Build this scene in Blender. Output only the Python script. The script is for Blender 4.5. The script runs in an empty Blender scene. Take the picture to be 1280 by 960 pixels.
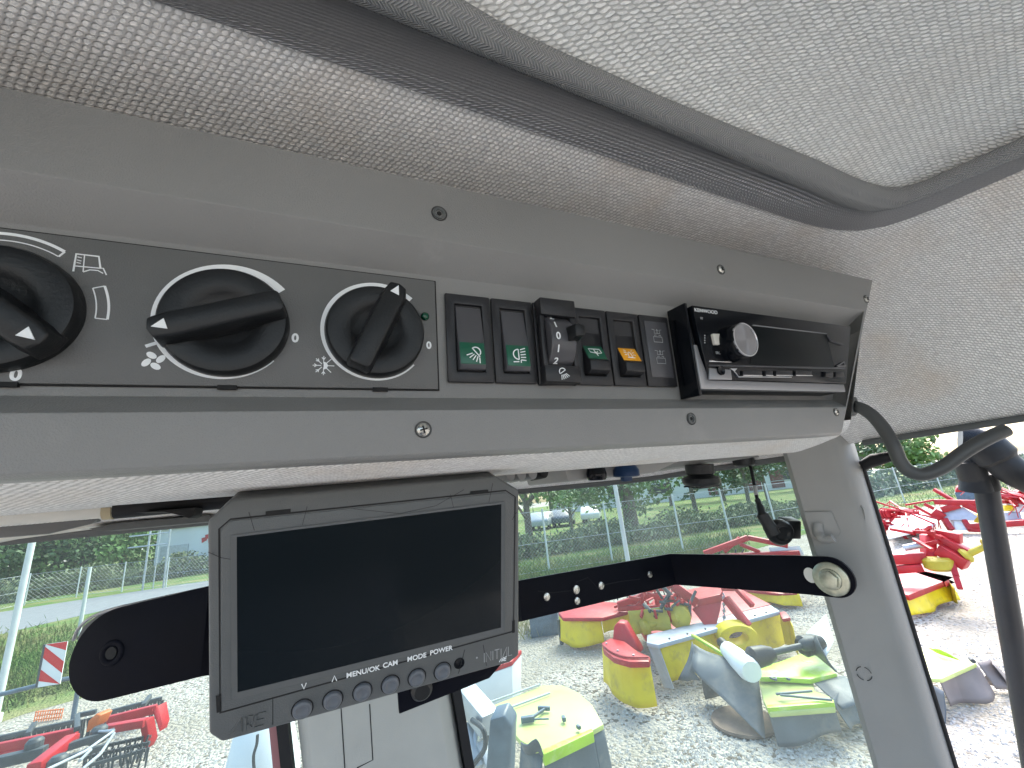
import bpy, bmesh, math, random
import numpy as np
from mathutils import Vector, Matrix
rnd = random.Random(7)
R_ = math.radians
HC = 2.4                                   # camera height above the yard
scene = bpy.context.scene

# ---------------------------------------------------------------- camera
FP = 510.0
YAW, PITCH, ROLL = R_(25.1), math.atan(149/510), math.atan(.11)
fw = Vector((math.sin(YAW)*math.cos(PITCH), math.cos(YAW)*math.cos(PITCH), math.sin(PITCH)))
r0 = fw.cross(Vector((0, 0, 1))).normalized(); u0 = r0.cross(fw)
CR = math.cos(ROLL)*r0 - math.sin(ROLL)*u0
CU = math.sin(ROLL)*r0 + math.cos(ROLL)*u0
CAM = Vector((0, 0, HC))
cd = bpy.data.cameras.new('camera'); cam = bpy.data.objects.new('camera', cd)
scene.collection.objects.link(cam)
m = Matrix((CR, CU, -fw)).transposed().to_4x4(); m.translation = CAM
cam.matrix_world = m
cd.sensor_width = 36; cd.lens = 36*FP/1280; cd.clip_start = .01; cd.clip_end = 600
scene.camera = cam

# ---------------------------------------------------------------- light
SUN_EL, SUN_AZ = R_(52), R_(62)            # azimuth measured from +Y towards +X
world = bpy.data.worlds.new('World'); scene.world = world; world.use_nodes = True
wn = world.node_tree; bg = wn.nodes['Background']
sky = wn.nodes.new('ShaderNodeTexSky'); sky.sky_type = 'NISHITA'; sky.sun_disc = False
sky.sun_elevation = SUN_EL; sky.sun_rotation = SUN_AZ
sky.air_density = 1.0; sky.dust_density = 3.2; sky.ozone_density = 1.0
wn.links.new(sky.outputs[0], bg.inputs[0]); bg.inputs[1].default_value = .15
sl = bpy.data.lights.new('sun', 'SUN'); sl.energy = 0.9; sl.angle = R_(28); sl.color = (1, .98, .96)
sun = bpy.data.objects.new('sun', sl); scene.collection.objects.link(sun)
sd = Vector((math.sin(SUN_AZ)*math.cos(SUN_EL), math.cos(SUN_AZ)*math.cos(SUN_EL), math.sin(SUN_EL)))
sun.rotation_euler = (-sd).to_track_quat('-Z', 'Y').to_euler()
vs = scene.view_settings; vs.view_transform = 'Standard'; vs.look = 'None'; vs.gamma = 1
vs.use_curve_mapping = False; vs.exposure = 2.5
scene.cycles.max_bounces = 8; scene.cycles.diffuse_bounces = 5
scene.cycles.transparent_max_bounces = 16
scene.cycles.use_denoising = True

# ---------------------------------------------------------------- pixel helpers (photo 1280x960)
def ray(px, py): return fw + CR*((px-640)/FP) - CU*((py-480)/FP)
def D(px, py, d): return CAM + ray(px, py)*d
def onp(px, py, P, N):
    d = ray(px, py); P = Vector(P)-CAM; N = Vector(N)
    return CAM + d*(P.dot(N)/d.dot(N))
def onX(px, py, x): return onp(px, py, (x, 0, 0), (1, 0, 0))
def onY(px, py, y): return onp(px, py, (0, y, 0), (0, 1, 0))
def onH(px, py, h): return onp(px, py, (0, 0, h), (0, 0, 1))     # height above the yard
def onZ(px, py, z): return onH(px, py, HC+z)                     # height above the camera
def G(px, py, h=0): return onH(px, py, h)
def proj(p):
    d = Vector(p)-CAM; z = d.dot(fw); return 640+FP*d.dot(CR)/z, 480-FP*d.dot(CU)/z, z

class Frame:
    def __init__(s, O, x, y, n): s.O, s.x, s.y, s.n = Vector(O), Vector(x), Vector(y), Vector(n)
    def p(s, u, v, w=0): return s.O + s.x*u + s.y*v + s.n*w
    def pix(s, px, py, w=0):
        q = onp(px, py, s.O+s.n*w, s.n) - s.O
        return (q.dot(s.x), q.dot(s.y))
    def sub(s, u, v, w, ang=0, tilt=0):
        x = s.x*math.cos(ang)+s.y*math.sin(ang); y = -s.x*math.sin(ang)+s.y*math.cos(ang)
        y2 = y*math.cos(tilt)+s.n*math.sin(tilt); n2 = -y*math.sin(tilt)+s.n*math.cos(tilt)
        return Frame(s.p(u, v, w), x, y2, n2)
WORLD = Frame((0, 0, 0), (1, 0, 0), (0, 1, 0), (0, 0, 1))

# ---------------------------------------------------------------- materials
def mat(name, col, rough=.5, metal=0, var=0, vscale=20, bump=0, bscale=200, spec=.5, coat=0, dirt=None, dscale=3, dlo=.5, dhi=.7):
    m = bpy.data.materials.new(name); m.use_nodes = True; nt = m.node_tree; N = nt.nodes; L = nt.links
    b = N['Principled BSDF']; b.inputs['Roughness'].default_value = rough
    b.inputs['Metallic'].default_value = metal; b.inputs['Specular IOR Level'].default_value = spec
    b.inputs['Coat Weight'].default_value = coat
    tc = N.new('ShaderNodeTexCoord'); src = None
    if var or dirt:
        n = N.new('ShaderNodeTexNoise'); n.inputs['Scale'].default_value = vscale; n.inputs['Detail'].default_value = 5
        L.new(tc.outputs['Object'], n.inputs['Vector'])
        mr = N.new('ShaderNodeMapRange'); mr.inputs[1].default_value = .3; mr.inputs[2].default_value = .7
        mr.inputs[3].default_value = 1-var; mr.inputs[4].default_value = 1+var
        L.new(n.outputs[0], mr.inputs[0])
        mx = N.new('ShaderNodeMix'); mx.data_type = 'RGBA'; mx.blend_type = 'MULTIPLY'; mx.inputs[0].default_value = 1
        mx.inputs[6].default_value = (*col, 1); L.new(mr.outputs[0], mx.inputs[7]); src = mx.outputs[2]
        if dirt:
            n2 = N.new('ShaderNodeTexNoise'); n2.inputs['Scale'].default_value = dscale; n2.inputs['Detail'].default_value = 8
            n2.inputs['Roughness'].default_value = .7
            L.new(tc.outputs['Object'], n2.inputs['Vector'])
            r2 = N.new('ShaderNodeMapRange'); r2.inputs[1].default_value = dlo; r2.inputs[2].default_value = dhi
            L.new(n2.outputs[0], r2.inputs[0])
            m2 = N.new('ShaderNodeMix'); m2.data_type = 'RGBA'; L.new(r2.outputs[0], m2.inputs[0])
            L.new(src, m2.inputs[6]); m2.inputs[7].default_value = (*dirt, 1); src = m2.outputs[2]
        L.new(src, b.inputs['Base Color'])
        rr = N.new('ShaderNodeMapRange'); rr.inputs[1].default_value = .3; rr.inputs[2].default_value = .7
        rr.inputs[3].default_value = max(.05, rough-.08); rr.inputs[4].default_value = min(1, rough+.08)
        L.new(n.outputs[0], rr.inputs[0]); L.new(rr.outputs[0], b.inputs['Roughness'])
    else: b.inputs['Base Color'].default_value = (*col, 1)
    if bump:
        n = N.new('ShaderNodeTexNoise'); n.inputs['Scale'].default_value = bscale; n.inputs['Detail'].default_value = 3
        L.new(tc.outputs['Object'], n.inputs['Vector'])
        bp = N.new('ShaderNodeBump'); bp.inputs['Strength'].default_value = bump; bp.inputs['Distance'].default_value = .001
        L.new(n.outputs[0], bp.inputs['Height']); L.new(bp.outputs[0], b.inputs['Normal'])
    return m

def mathn(nt, op, a, b=None, c=None):
    n = nt.nodes.new('ShaderNodeMath'); n.operation = op
    for i, x in enumerate((a, b, c)):
        if x is None: continue
        if hasattr(x, 'links'): nt.links.new(x, n.inputs[i])
        else: n.inputs[i].default_value = x
    return n.outputs[0]

def fabric(name, light, dark, sx, sy, slant, rot=0, ex=2.05, ey=1.75, stain=(.60, .47, .34), amount=.55):
    """woven upholstery: staggered raised stitches laid out on a UV map in metres"""
    m = bpy.data.materials.new(name); m.use_nodes = True; nt = m.node_tree; N = nt.nodes; L = nt.links
    b = N['Principled BSDF']; b.inputs['Roughness'].default_value = .95; b.inputs['Specular IOR Level'].default_value = .15
    b.inputs['Sheen Weight'].default_value = .15
    uv = N.new('ShaderNodeUVMap'); mp = N.new('ShaderNodeMapping'); mp.inputs['Rotation'].default_value = (0, 0, rot)
    L.new(uv.outputs[0], mp.inputs[0])
    # wobble
    nz = N.new('ShaderNodeTexNoise'); nz.inputs['Scale'].default_value = 140; nz.inputs['Detail'].default_value = 2
    L.new(mp.outputs[0], nz.inputs['Vector'])
    sc = N.new('ShaderNodeVectorMath'); sc.operation = 'MULTIPLY_ADD'
    L.new(nz.outputs['Color'], sc.inputs[0]); sc.inputs[1].default_value = (.0024, .0024, 0); L.new(mp.outputs[0], sc.inputs[2])
    sp = N.new('ShaderNodeSeparateXYZ'); L.new(sc.outputs[0], sp.inputs[0])
    X, Y = sp.outputs[0], sp.outputs[1]
    y = mathn(nt, 'DIVIDE', Y, sy)
    row = mathn(nt, 'FLOOR', y)
    fy = mathn(nt, 'SUBTRACT', mathn(nt, 'FRACT', y), .5)
    off = mathn(nt, 'MULTIPLY', mathn(nt, 'MODULO', mathn(nt, 'ABSOLUTE', row), 2.0), .5)
    x = mathn(nt, 'ADD', mathn(nt, 'ADD', mathn(nt, 'DIVIDE', X, sx), off), mathn(nt, 'MULTIPLY', fy, slant))
    col = mathn(nt, 'FLOOR', x)
    fx = mathn(nt, 'SUBTRACT', mathn(nt, 'FRACT', x), .5)
    d = mathn(nt, 'SQRT', mathn(nt, 'ADD', mathn(nt, 'POWER', mathn(nt, 'MULTIPLY', fx, ex), 2.0),
                               mathn(nt, 'POWER', mathn(nt, 'MULTIPLY', fy, ey), 2.0)))
    st = N.new('ShaderNodeMapRange'); st.interpolation_type = 'SMOOTHSTEP'
    st.inputs[1].default_value = 1.0; st.inputs[2].default_value = .55; L.new(d, st.inputs[0])
    # per-stitch random tone
    cb = N.new('ShaderNodeCombineXYZ'); L.new(col, cb.inputs[0]); L.new(row, cb.inputs[1])
    wnz = N.new('ShaderNodeTexWhiteNoise'); L.new(cb.outputs[0], wnz.inputs[0])
    # fine yarn noise
    fn = N.new('ShaderNodeTexNoise'); fn.inputs['Scale'].default_value = 650; fn.inputs['Detail'].default_value = 2
    L.new(mp.outputs[0], fn.inputs['Vector'])
    tone = mathn(nt, 'MULTIPLY', st.outputs[0], mathn(nt, 'ADD', .62, mathn(nt, 'MULTIPLY', wnz.outputs[0], .5)))
    tone = mathn(nt, 'MULTIPLY', tone, mathn(nt, 'ADD', .35, mathn(nt, 'MULTIPLY', fn.outputs[0], 1.3)))
    cn = N.new('ShaderNodeTexNoise'); cn.inputs['Scale'].default_value = 170; cn.inputs['Detail'].default_value = 3; cn.inputs['Roughness'].default_value = .7
    L.new(mp.outputs[0], cn.inputs['Vector'])
    tone = mathn(nt, 'ADD', mathn(nt, 'MULTIPLY', tone, .75), mathn(nt, 'MULTIPLY', mathn(nt, 'SUBTRACT', cn.outputs[0], .32), .75))
    mx = N.new('ShaderNodeMix'); mx.data_type = 'RGBA'; L.new(tone, mx.inputs[0])
    mx.inputs[6].default_value = (*dark, 1); mx.inputs[7].default_value = (*light, 1)
    sn = N.new('ShaderNodeTexNoise'); sn.inputs['Scale'].default_value = 9; sn.inputs['Detail'].default_value = 6
    L.new(uv.outputs[0], sn.inputs['Vector'])
    sr = N.new('ShaderNodeMapRange'); sr.inputs[1].default_value = .5; sr.inputs[2].default_value = .8
    sr.inputs[3].default_value = 0; sr.inputs[4].default_value = amount; L.new(sn.outputs[0], sr.inputs[0])
    m2 = N.new('ShaderNodeMix'); m2.data_type = 'RGBA'; L.new(sr.outputs[0], m2.inputs[0])
    L.new(mx.outputs[2], m2.inputs[6]); m2.inputs[7].default_value = (*stain, 1)
    L.new(m2.outputs[2], b.inputs['Base Color'])
    bp = N.new('ShaderNodeBump'); bp.inputs['Strength'].default_value = .9; bp.inputs['Distance'].default_value = .0007
    L.new(tone, bp.inputs['Height']); L.new(bp.outputs[0], b.inputs['Normal'])
    return m

def herring(name, c1, c2, s=.0042):
    m = bpy.data.materials.new(name); m.use_nodes = True; nt = m.node_tree; N = nt.nodes; L = nt.links
    b = N['Principled BSDF']; b.inputs['Roughness'].default_value = .6; b.inputs['Specular IOR Level'].default_value = .35
    uv = N.new('ShaderNodeUVMap'); nz = N.new('ShaderNodeTexNoise'); nz.inputs['Scale'].default_value = 30
    L.new(uv.outputs[0], nz.inputs['Vector'])
    sc = N.new('ShaderNodeVectorMath'); sc.operation = 'MULTIPLY_ADD'
    L.new(nz.outputs['Color'], sc.inputs[0]); sc.inputs[1].default_value = (.005, .005, 0); L.new(uv.outputs[0], sc.inputs[2])
    sp = N.new('ShaderNodeSeparateXYZ'); L.new(sc.outputs[0], sp.inputs[0])
    zig = mathn(nt, 'PINGPONG', sp.outputs[1], s)
    t = mathn(nt, 'SINE', mathn(nt, 'MULTIPLY', mathn(nt, 'ADD', sp.outputs[0], zig), 2*math.pi/(s*.55)))
    mr = N.new('ShaderNodeMapRange'); mr.inputs[1].default_value = -1; mr.inputs[2].default_value = 1
    L.new(t, mr.inputs[0])
    mx = N.new('ShaderNodeMix'); mx.data_type = 'RGBA'; L.new(mr.outputs[0], mx.inputs[0])
    mx.inputs[6].default_value = (*c1, 1); mx.inputs[7].default_value = (*c2, 1)
    L.new(mx.outputs[2], b.inputs['Base Color'])
    bp = N.new('ShaderNodeBump'); bp.inputs['Strength'].default_value = 1; bp.inputs['Distance'].default_value = .0007
    L.new(mr.outputs[0], bp.inputs['Height']); L.new(bp.outputs[0], b.inputs['Normal'])
    return m

def glassmat(name, tint, veil, refl=.06):
    m = bpy.data.materials.new(name); m.use_nodes = True; nt = m.node_tree; N = nt.nodes; L = nt.links
    N.remove(N['Principled BSDF']); out = N['Material Output']
    t = N.new('ShaderNodeBsdfTransparent'); t.inputs[0].default_value = (*tint, 1)
    g = N.new('ShaderNodeBsdfGlossy'); g.inputs['Roughness'].default_value = .02
    tl = N.new('ShaderNodeBsdfTranslucent'); tl.inputs[0].default_value = (.8, .95, .93, 1)
    # dust is a little uneven
    tc = N.new('ShaderNodeTexCoord'); nz = N.new('ShaderNodeTexNoise'); nz.inputs['Scale'].default_value = 6; nz.inputs['Detail'].default_value = 8
    L.new(tc.outputs['Object'], nz.inputs['Vector'])
    mr = N.new('ShaderNodeMapRange'); mr.inputs[1].default_value = .35; mr.inputs[2].default_value = .7
    mr.inputs[3].default_value = veil*.7; mr.inputs[4].default_value = veil*1.4; L.new(nz.outputs[0], mr.inputs[0])
    a = N.new('ShaderNodeMixShader'); L.new(mr.outputs[0], a.inputs[0]); L.new(t.outputs[0], a.inputs[1]); L.new(tl.outputs[0], a.inputs[2])
    fr = N.new('ShaderNodeFresnel'); fr.inputs[0].default_value = 1.2
    c = N.new('ShaderNodeMixShader'); L.new(fr.outputs[0], c.inputs[0]); L.new(a.outputs[0], c.inputs[1]); L.new(g.outputs[0], c.inputs[2])
    L.new(c.outputs[0], out.inputs[0])
    return m

M = {}
M['fascia'] = mat('grey_grained_plastic', (.205, .203, .195), .44, var=.07, vscale=9, dirt=(.27, .265, .25), dscale=14, dlo=.60, dhi=.85, bump=.35, bscale=1500)
M['panel'] = mat('dark_grey_panel_plastic', (.112, .113, .110), .45, var=.06, vscale=12, dirt=(.15, .148, .14), dscale=20, dlo=.6, dhi=.85, bump=.3, bscale=1800)
M['black'] = mat('satin_black_plastic', (.010, .011, .012), .4, spec=.35, bump=.15, bscale=900)
M['blackgloss'] = mat('gloss_black_plastic', (.004, .005, .007), .16, spec=.2)
M['bezel'] = mat('charcoal_switch_plastic', (.016, .016, .018), .36, spec=.4, bump=.2, bscale=1500)
M['rocker'] = mat('grey_rocker_plastic', (.06, .06, .066), .3)
M['gap'] = mat('deep_gap_black', (.006, .006, .006), .8)
M['white'] = mat('white_print', (.78, .8, .8), .5)
M['dimwhite'] = mat('worn_grey_print', (.33, .34, .34), .5)
M['green'] = mat('green_lens', (.003, .085, .045), .3)
M['orange'] = mat('amber_lens', (.75, .33, .01), .3)
M['jewel'] = mat('green_indicator_lens', (.002, .06, .03), .1)
M['screw'] = mat('zinc_screw', (.5, .49, .45), .3, metal=1, var=.15, vscale=600)
M['screwdark'] = mat('dark_screw_recess', (.03, .03, .028), .5)
M['silver'] = mat('brushed_silver_plastic', (.30, .30, .31), .38, metal=.7)
M['chrome'] = mat('bright_chrome', (.8, .8, .82), .12, metal=1)
M['monitor'] = mat('charcoal_monitor_plastic', (.092, .096, .095), .45, spec=.4, var=.06, vscale=60, bump=.25, bscale=1500)
M['monbtn'] = mat('grey_button_rubber', (.10, .11, .125), .4)
M['screen'] = mat('dark_display_glass', (.006, .009, .011), .10, spec=.3)
M['steel'] = mat('black_painted_steel', (.004, .0045, .008), .5, spec=.06, bump=.12, bscale=300, var=.2, vscale=30)
M['pillar'] = mat('grey_pillar_plastic', (.265, .26, .245), .5, var=.05, vscale=14, bump=.25, bscale=1200)
M['palepost'] = mat('pale_grey_post_plastic', (.37, .37, .34), .5, var=.06, vscale=14, bump=.2, bscale=900)
M['rubber'] = mat('black_rubber', (.011, .011, .012), .6, spec=.3, bump=.2, bscale=500)
M['greyrubber'] = mat('grey_rubber_seal', (.085, .09, .088), .55, bump=.2, bscale=500)
M['seal'] = herring('herringbone_grey_vinyl', (.26, .263, .268), (.52, .52, .53), .0055)
M['tube'] = herring('herringbone_pale_vinyl', (.20, .208, .206), (.33, .335, .335), .0035)
M['fab1'] = fabric('light_woven_fabric', (.93, .92, .89), (.44, .43, .415), .0040, .0027, .35, 0)
M['fab2'] = fabric('light_woven_hatch_fabric', (.92, .93, .90), (.40, .41, .395), .0036, .0040, 1.0, R_(-14), 2.3, 1.5, amount=.2)
M['cable'] = mat('grey_cable_sleeve', (.05, .053, .053), .45, bump=.2, bscale=300)
M['bolt'] = mat('yellowed_zinc_bolt', (.42, .42, .33), .38, metal=.8, var=.2, vscale=120)
M['bluecap'] = mat('blue_plastic', (.008, .03, .085), .35, spec=.3)
M['cream'] = mat('cream_plastic', (.6, .58, .52), .4)
M['tan'] = mat('tan_plastic', (.4, .33, .2), .5)
M['glass'] = glassmat('green_tinted_dusty_glass', (.49, .58, .54), .028)
M['clearglass'] = glassmat('clear_side_glass', (.90, .91, .905), .0)

# ---------------------------------------------------------------- mesh builder
class B:
    def __init__(s): s.v = []; s.f = []; s.uv = {}; s.mi = []
    def add(s, vs, fs, mi=0, uvs=None):
        o = len(s.v); s.v += [Vector(p) for p in vs]
        if uvs:
            for i, q in enumerate(uvs): s.uv[o+i] = q
        s.f += [tuple(o+i for i in f) for f in fs]; s.mi += [mi]*len(fs); return s
    def box(s, F, u0, u1, v0, v1, w0, w1, mi=0):
        P = [F.p(u, v, w) for w in (w0, w1) for u, v in ((u0, v0), (u1, v0), (u1, v1), (u0, v1))]
        return s.add(P, [(3, 2, 1, 0), (4, 5, 6, 7), (0, 1, 5, 4), (1, 2, 6, 5), (2, 3, 7, 6), (3, 0, 4, 7)], mi)
    def prism(s, F, pts, w0, w1, mi=0, taper=1):
        n = len(pts); cx = sum(p[0] for p in pts)/n; cy = sum(p[1] for p in pts)/n
        P = [F.p(u, v, w0) for u, v in pts] + [F.p(cx+(u-cx)*taper, cy+(v-cy)*taper, w1) for u, v in pts]
        return s.add(P, [tuple(reversed(range(n))), tuple(range(n, 2*n))] + [(i, (i+1) % n, n+(i+1) % n, n+i) for i in range(n)], mi)
    def hull(s, bot, top, mi=0):
        """prism between two world-space loops"""
        n = len(bot)
        return s.add(list(bot)+list(top), [tuple(reversed(range(n))), tuple(range(n, 2*n))] + [(i, (i+1) % n, n+(i+1) % n, n+i) for i in range(n)], mi)
    def lathe(s, F, prof, n=48, mi=0, a0=0, a1=2*math.pi):
        """prof: (r, w) about F.n"""
        full = abs(a1-a0-2*math.pi) < 1e-6; k = n if full else n+1
        P = [F.p(r*math.cos(a0+(a1-a0)*i/n), r*math.sin(a0+(a1-a0)*i/n), w) for r, w in prof for i in range(k)]
        fs = []
        for j in range(len(prof)-1):
            for i in range(n):
                a = j*k+i; b = j*k+(i+1) % k if full else j*k+i+1
                fs.append((a, b, b+k, a+k))
        if full:
            if prof[-1][0] > 1e-6: fs.append(tuple(range((len(prof)-1)*k, len(prof)*k)))
            if prof[0][0] > 1e-6: fs.append(tuple(reversed(range(0, k))))
        return s.add(P, fs, mi)
    def tube(s, pts, r, n=10, mi=0, cap=True, uvs=False):
        pts = [Vector(p) for p in pts]; k = len(pts); P = []; fs = []; UV = []
        rr = r if isinstance(r, (list, tuple)) else [r]*k
        t = (pts[1]-pts[0]).normalized(); up = Vector((0, 0, 1))
        if abs(t.dot(up)) > .95: up = Vector((1, 0, 0))
        a = t.cross(up).normalized(); L = 0
        for i in range(k):
            if i == 0: t = (pts[1]-pts[0])
            elif i == k-1: t = (pts[-1]-pts[-2])
            else: t = (pts[i+1]-pts[i-1])
            t.normalize(); a = (a - t*a.dot(t)).normalized(); b = t.cross(a)
            if i: L += (pts[i]-pts[i-1]).length
            m_ = n+1 if uvs else n
            for j in range(m_):
                th = 2*math.pi*j/n
                P.append(pts[i] + (a*math.cos(th)+b*math.sin(th))*rr[i]); UV.append((L, th*rr[i]))
        m_ = n+1 if uvs else n
        for i in range(k-1):
            for j in range(n):
                q = (j+1) if uvs else (j+1) % n
                fs.append((i*m_+j, i*m_+q, (i+1)*m_+q, (i+1)*m_+j))
        if cap and not uvs: fs += [tuple(reversed(range(n))), tuple(range((k-1)*n, k*n))]
        return s.add(P, fs, mi, UV if uvs else None)
    def bar(s, a, b, w, h, up=(0, 0, 1), mi=0):
        """rectangular beam from a to b, w across, h along up"""
        a, b, up = Vector(a), Vector(b), Vector(up); t = (b-a).normalized()
        if abs(t.dot(up)) > .98: up = Vector((1, 0, 0))
        sd_ = t.cross(up).normalized(); u2 = sd_.cross(t)
        F = Frame(a, sd_, u2, t)
        return s.box(F, -w/2, w/2, -h/2, h/2, 0, (b-a).length, mi)
    def sheet(s, rows, uvs=True, mi=0, uv0=0):
        """rows of world points, uv in metres of arc length"""
        nr, nc = len(rows), len(rows[0]); P = []; UV = []; acc = [0]*nc
        for i in range(nr):
            L = 0
            for j in range(nc):
                if i: acc[j] += (Vector(rows[i][j])-Vector(rows[i-1][j])).length
                if j: L += (Vector(rows[i][j])-Vector(rows[i][j-1])).length
                P.append(rows[i][j]); UV.append((L+uv0, acc[j]))
        mid = nr//2
        # use one u per column (mean over rows) so the weave does not shear
        for j in range(nc):
            mu = sum(UV[i*nc+j][0] for i in range(nr))/nr
            for i in range(nr): UV[i*nc+j] = (mu, sum(UV[i*nc+q][1] for q in range(nc))/nc)
        fs = [(i*nc+j, i*nc+j+1, (i+1)*nc+j+1, (i+1)*nc+j) for i in range(nr-1) for j in range(nc-1)]
        return s.add(P, fs, mi, UV)
    def stroke(s, F, pts, w, lift=.0002, closed=False, mi=0, w2=None):
        """printed line of width w following 2D points on frame F"""
        n = len(pts); L_ = []; R2 = []
        for i in range(n):
            p = Vector(pts[i]); 
            a = Vector(pts[i-1]) if (i or closed) else p
            b = Vector(pts[(i+1) % n]) if (i < n-1 or closed) else p
            t = b-a
            if t.length < 1e-9: t = Vector((1, 0))
            t.normalize(); nn = Vector((-t.y, t.x)); ww = w/2 if w2 is None else (w+(w2-w)*i/(n-1))/2
            L_.append(p+nn*ww); R2.append(p-nn*ww)
        P = [F.p(q.x, q.y, lift) for q in L_] + [F.p(q.x, q.y, lift) for q in R2]
        P += [F.p(q.x, q.y, -.0001) for q in L_] + [F.p(q.x, q.y, -.0001) for q in R2]
        fs = []
        for i in range(n if closed else n-1):
            j = (i+1) % n; fs += [(i, n+i, n+j, j), (i, j, 2*n+j, 2*n+i), (n+i, 3*n+i, 3*n+j, n+j)]
        return s.add(P, fs, mi)
    def build(s, name, mats, parent=None, bevel=0, smooth=False, seg=2, ang=40):
        base = Vector((0, 0, 0)); q = parent
        while q is not None: base += q.location; q = q.parent
        me = bpy.data.meshes.new(name); me.from_pydata([p-base for p in s.v], [], s.f)
        for mm in (mats if isinstance(mats, (list, tuple)) else [mats]): me.materials.append(mm)
        if s.uv:
            ul = me.uv_layers.new(name='UVMap')
            for lp in me.loops: ul.data[lp.index].uv = s.uv.get(lp.vertex_index, (0, 0))
        me.polygons.foreach_set('material_index', s.mi)
        me.validate(); bm = bmesh.new(); bm.from_mesh(me)
        bmesh.ops.recalc_face_normals(bm, faces=bm.faces) if not s.uv else None
        if bevel:
            bmesh.ops.remove_doubles(bm, verts=bm.verts, dist=1e-6)
            es = [e for e in bm.edges if len(e.link_faces) == 2 and e.calc_face_angle(0) > R_(28)]
            bmesh.ops.bevel(bm, geom=es, offset=bevel, segments=seg, profile=.5, affect='EDGES', clamp_overlap=True)
            smooth = True
        bm.to_mesh(me); bm.free()
        if smooth:
            me.polygons.foreach_set('use_smooth', [True]*len(me.polygons))
            try: me.set_sharp_from_angle(angle=R_(ang))
            except Exception: pass
        o = bpy.data.objects.new(name, me); scene.collection.objects.link(o)
        if parent: o.parent = parent
        return o

def tag(o, label=None, cat=None, group=None, kind=None):
    if label: o['label'] = label
    if cat: o['category'] = cat
    if group: o['group'] = group
    if kind: o['kind'] = kind
    return o
def thing(name, label, cat, loc, group=None):
    o = bpy.data.objects.new(name, None); scene.collection.objects.link(o)
    o.location = Vector(loc); o.empty_display_size = .05
    return tag(o, label, cat, group)
def text(F, s, u, v, size, name, m_, parent, align='CENTER', shear=0, thick=.0001, bold=0, sx=1):
    """lettering lying on frame F, centred at u, v"""
    cu = bpy.data.curves.new('t', 'FONT'); cu.body = s; cu.size = size; cu.align_x = align; cu.align_y = 'CENTER'
    cu.extrude = thick; cu.shear = shear; cu.offset = bold
    t = bpy.data.objects.new('t', cu); scene.collection.objects.link(t)
    dg = bpy.context.evaluated_depsgraph_get(); me = bpy.data.meshes.new_from_object(t.evaluated_get(dg))
    bpy.data.objects.remove(t)
    b = B(); b.add([F.p(u+p.co.x*sx, v+p.co.y, p.co.z+.00012) for p in me.vertices], [tuple(p.vertices) for p in me.polygons])
    return b.build(name, m_, parent)
def arc(cx, cy, r, a0, a1, n=16): return [(cx+r*math.cos(R_(a0+(a1-a0)*i/n)), cy+r*math.sin(R_(a0+(a1-a0)*i/n))) for i in range(n+1)]
def smoothpath(pts, n=6):
    pts = [Vector(p) for p in pts]; out = []
    for i in range(len(pts)-1):
        p0 = pts[max(i-1, 0)]; p1 = pts[i]; p2 = pts[i+1]; p3 = pts[min(i+2, len(pts)-1)]
        for k in range(n):
            t = k/n
            out.append(.5*((2*p1)+(p2-p0)*t+(2*p0-5*p1+4*p2-p3)*t*t+(3*p1-p0-3*p2+p3)*t**3))
    out.append(pts[-1]); return out
# ================================================================ THE CAB
T5 = R_(5)
K = Frame((0, .205, HC), (1, 0, 0), (0, -math.sin(T5), math.cos(T5)), (0, -math.cos(T5), -math.sin(T5)))
ZT = .22                                              # roof trim height above the camera
# ---- headliner: slopes from the hatch trim out to the window heads, plus the lining under the console
head = thing('headliner', 'light woven fabric headliner wrapping the cab roof edge round the console', 'headliner', (0, .4, HC+.1))
A_px = [(-500, -243), (200, -1), (425, 78), (640, 153), (820, 215), (1000, 276), (1030, 283), (1055, 286.5), (1080, 286.5), (1105, 281), (1130, 273), (1167, 259), (1280, 209), (1500, 100)]
A = [onZ(x, y, ZT) for x, y in A_px]
A[0].x = -.9
A[-1] = A[-1] + Vector((.02, -.45, 0))
low = [(-1.3, .69, .026), (-.4, .69, .026), (-.1, .69, .024), (.15, .69, .024), (.40, .69, .024), (.54, .69, .024), (.585, .66, .024), (.64, .60, .025), (.69, .54, .026), (.74, .47, .030), (.757, .40, .034), (.760, .34, .036), (.763, .12, .036), (.77, -1.1, .036)]
low = [Vector((x, y, z+HC)) for x, y, z in low]
rows = []
for k in range(15):
    t = k/14; bul = math.sin(math.pi*t)
    rows.append([a.lerp(b, t) + Vector((.0, 0, .030*bul)) * (1 if j < 13 else .6) for j, (a, b) in enumerate(zip(A, low))])
b = B(); b.sheet(rows)
nc = len(rows[0])
for i_, r_ in enumerate(rows):
    for j_, p_ in enumerate(r_):
        b.uv[i_*nc+j_] = (p_.x*1.12, p_.y*1.06)
o = b.build('upper_lining', M['fab1'], head, smooth=True, ang=180)
# lining below the console (from the fascia foot to the window head)
lip = [(0, .198, .034), (0, .215, .026)]
xs = [-.9, -.5, -.2, -.1, 0, .1, .2, .3, .34, .37, .388]
rows = []
def lip_z(x):   # the lip drops a little towards the glass
    return .0235
prof = [(.188, .036), (.196, .030), (.215, .0262), (.25, .0240), (.29, .0225), (.31, .0228), (.325, .027), (.36, .034), (.45, .040), (.56, .038), (.64, .031), (.692, .027)]
for y, z in prof:
    t = (y-.19)/.55
    rows.append([Vector((x + (max(0, x)*1.30*t if x > .2 else 0) + .0*t, y, HC+z)) for x in xs])
b = B(); b.sheet(rows)
b.build('lower_lining', M['fab1'], head, smooth=True, ang=180)
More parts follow.
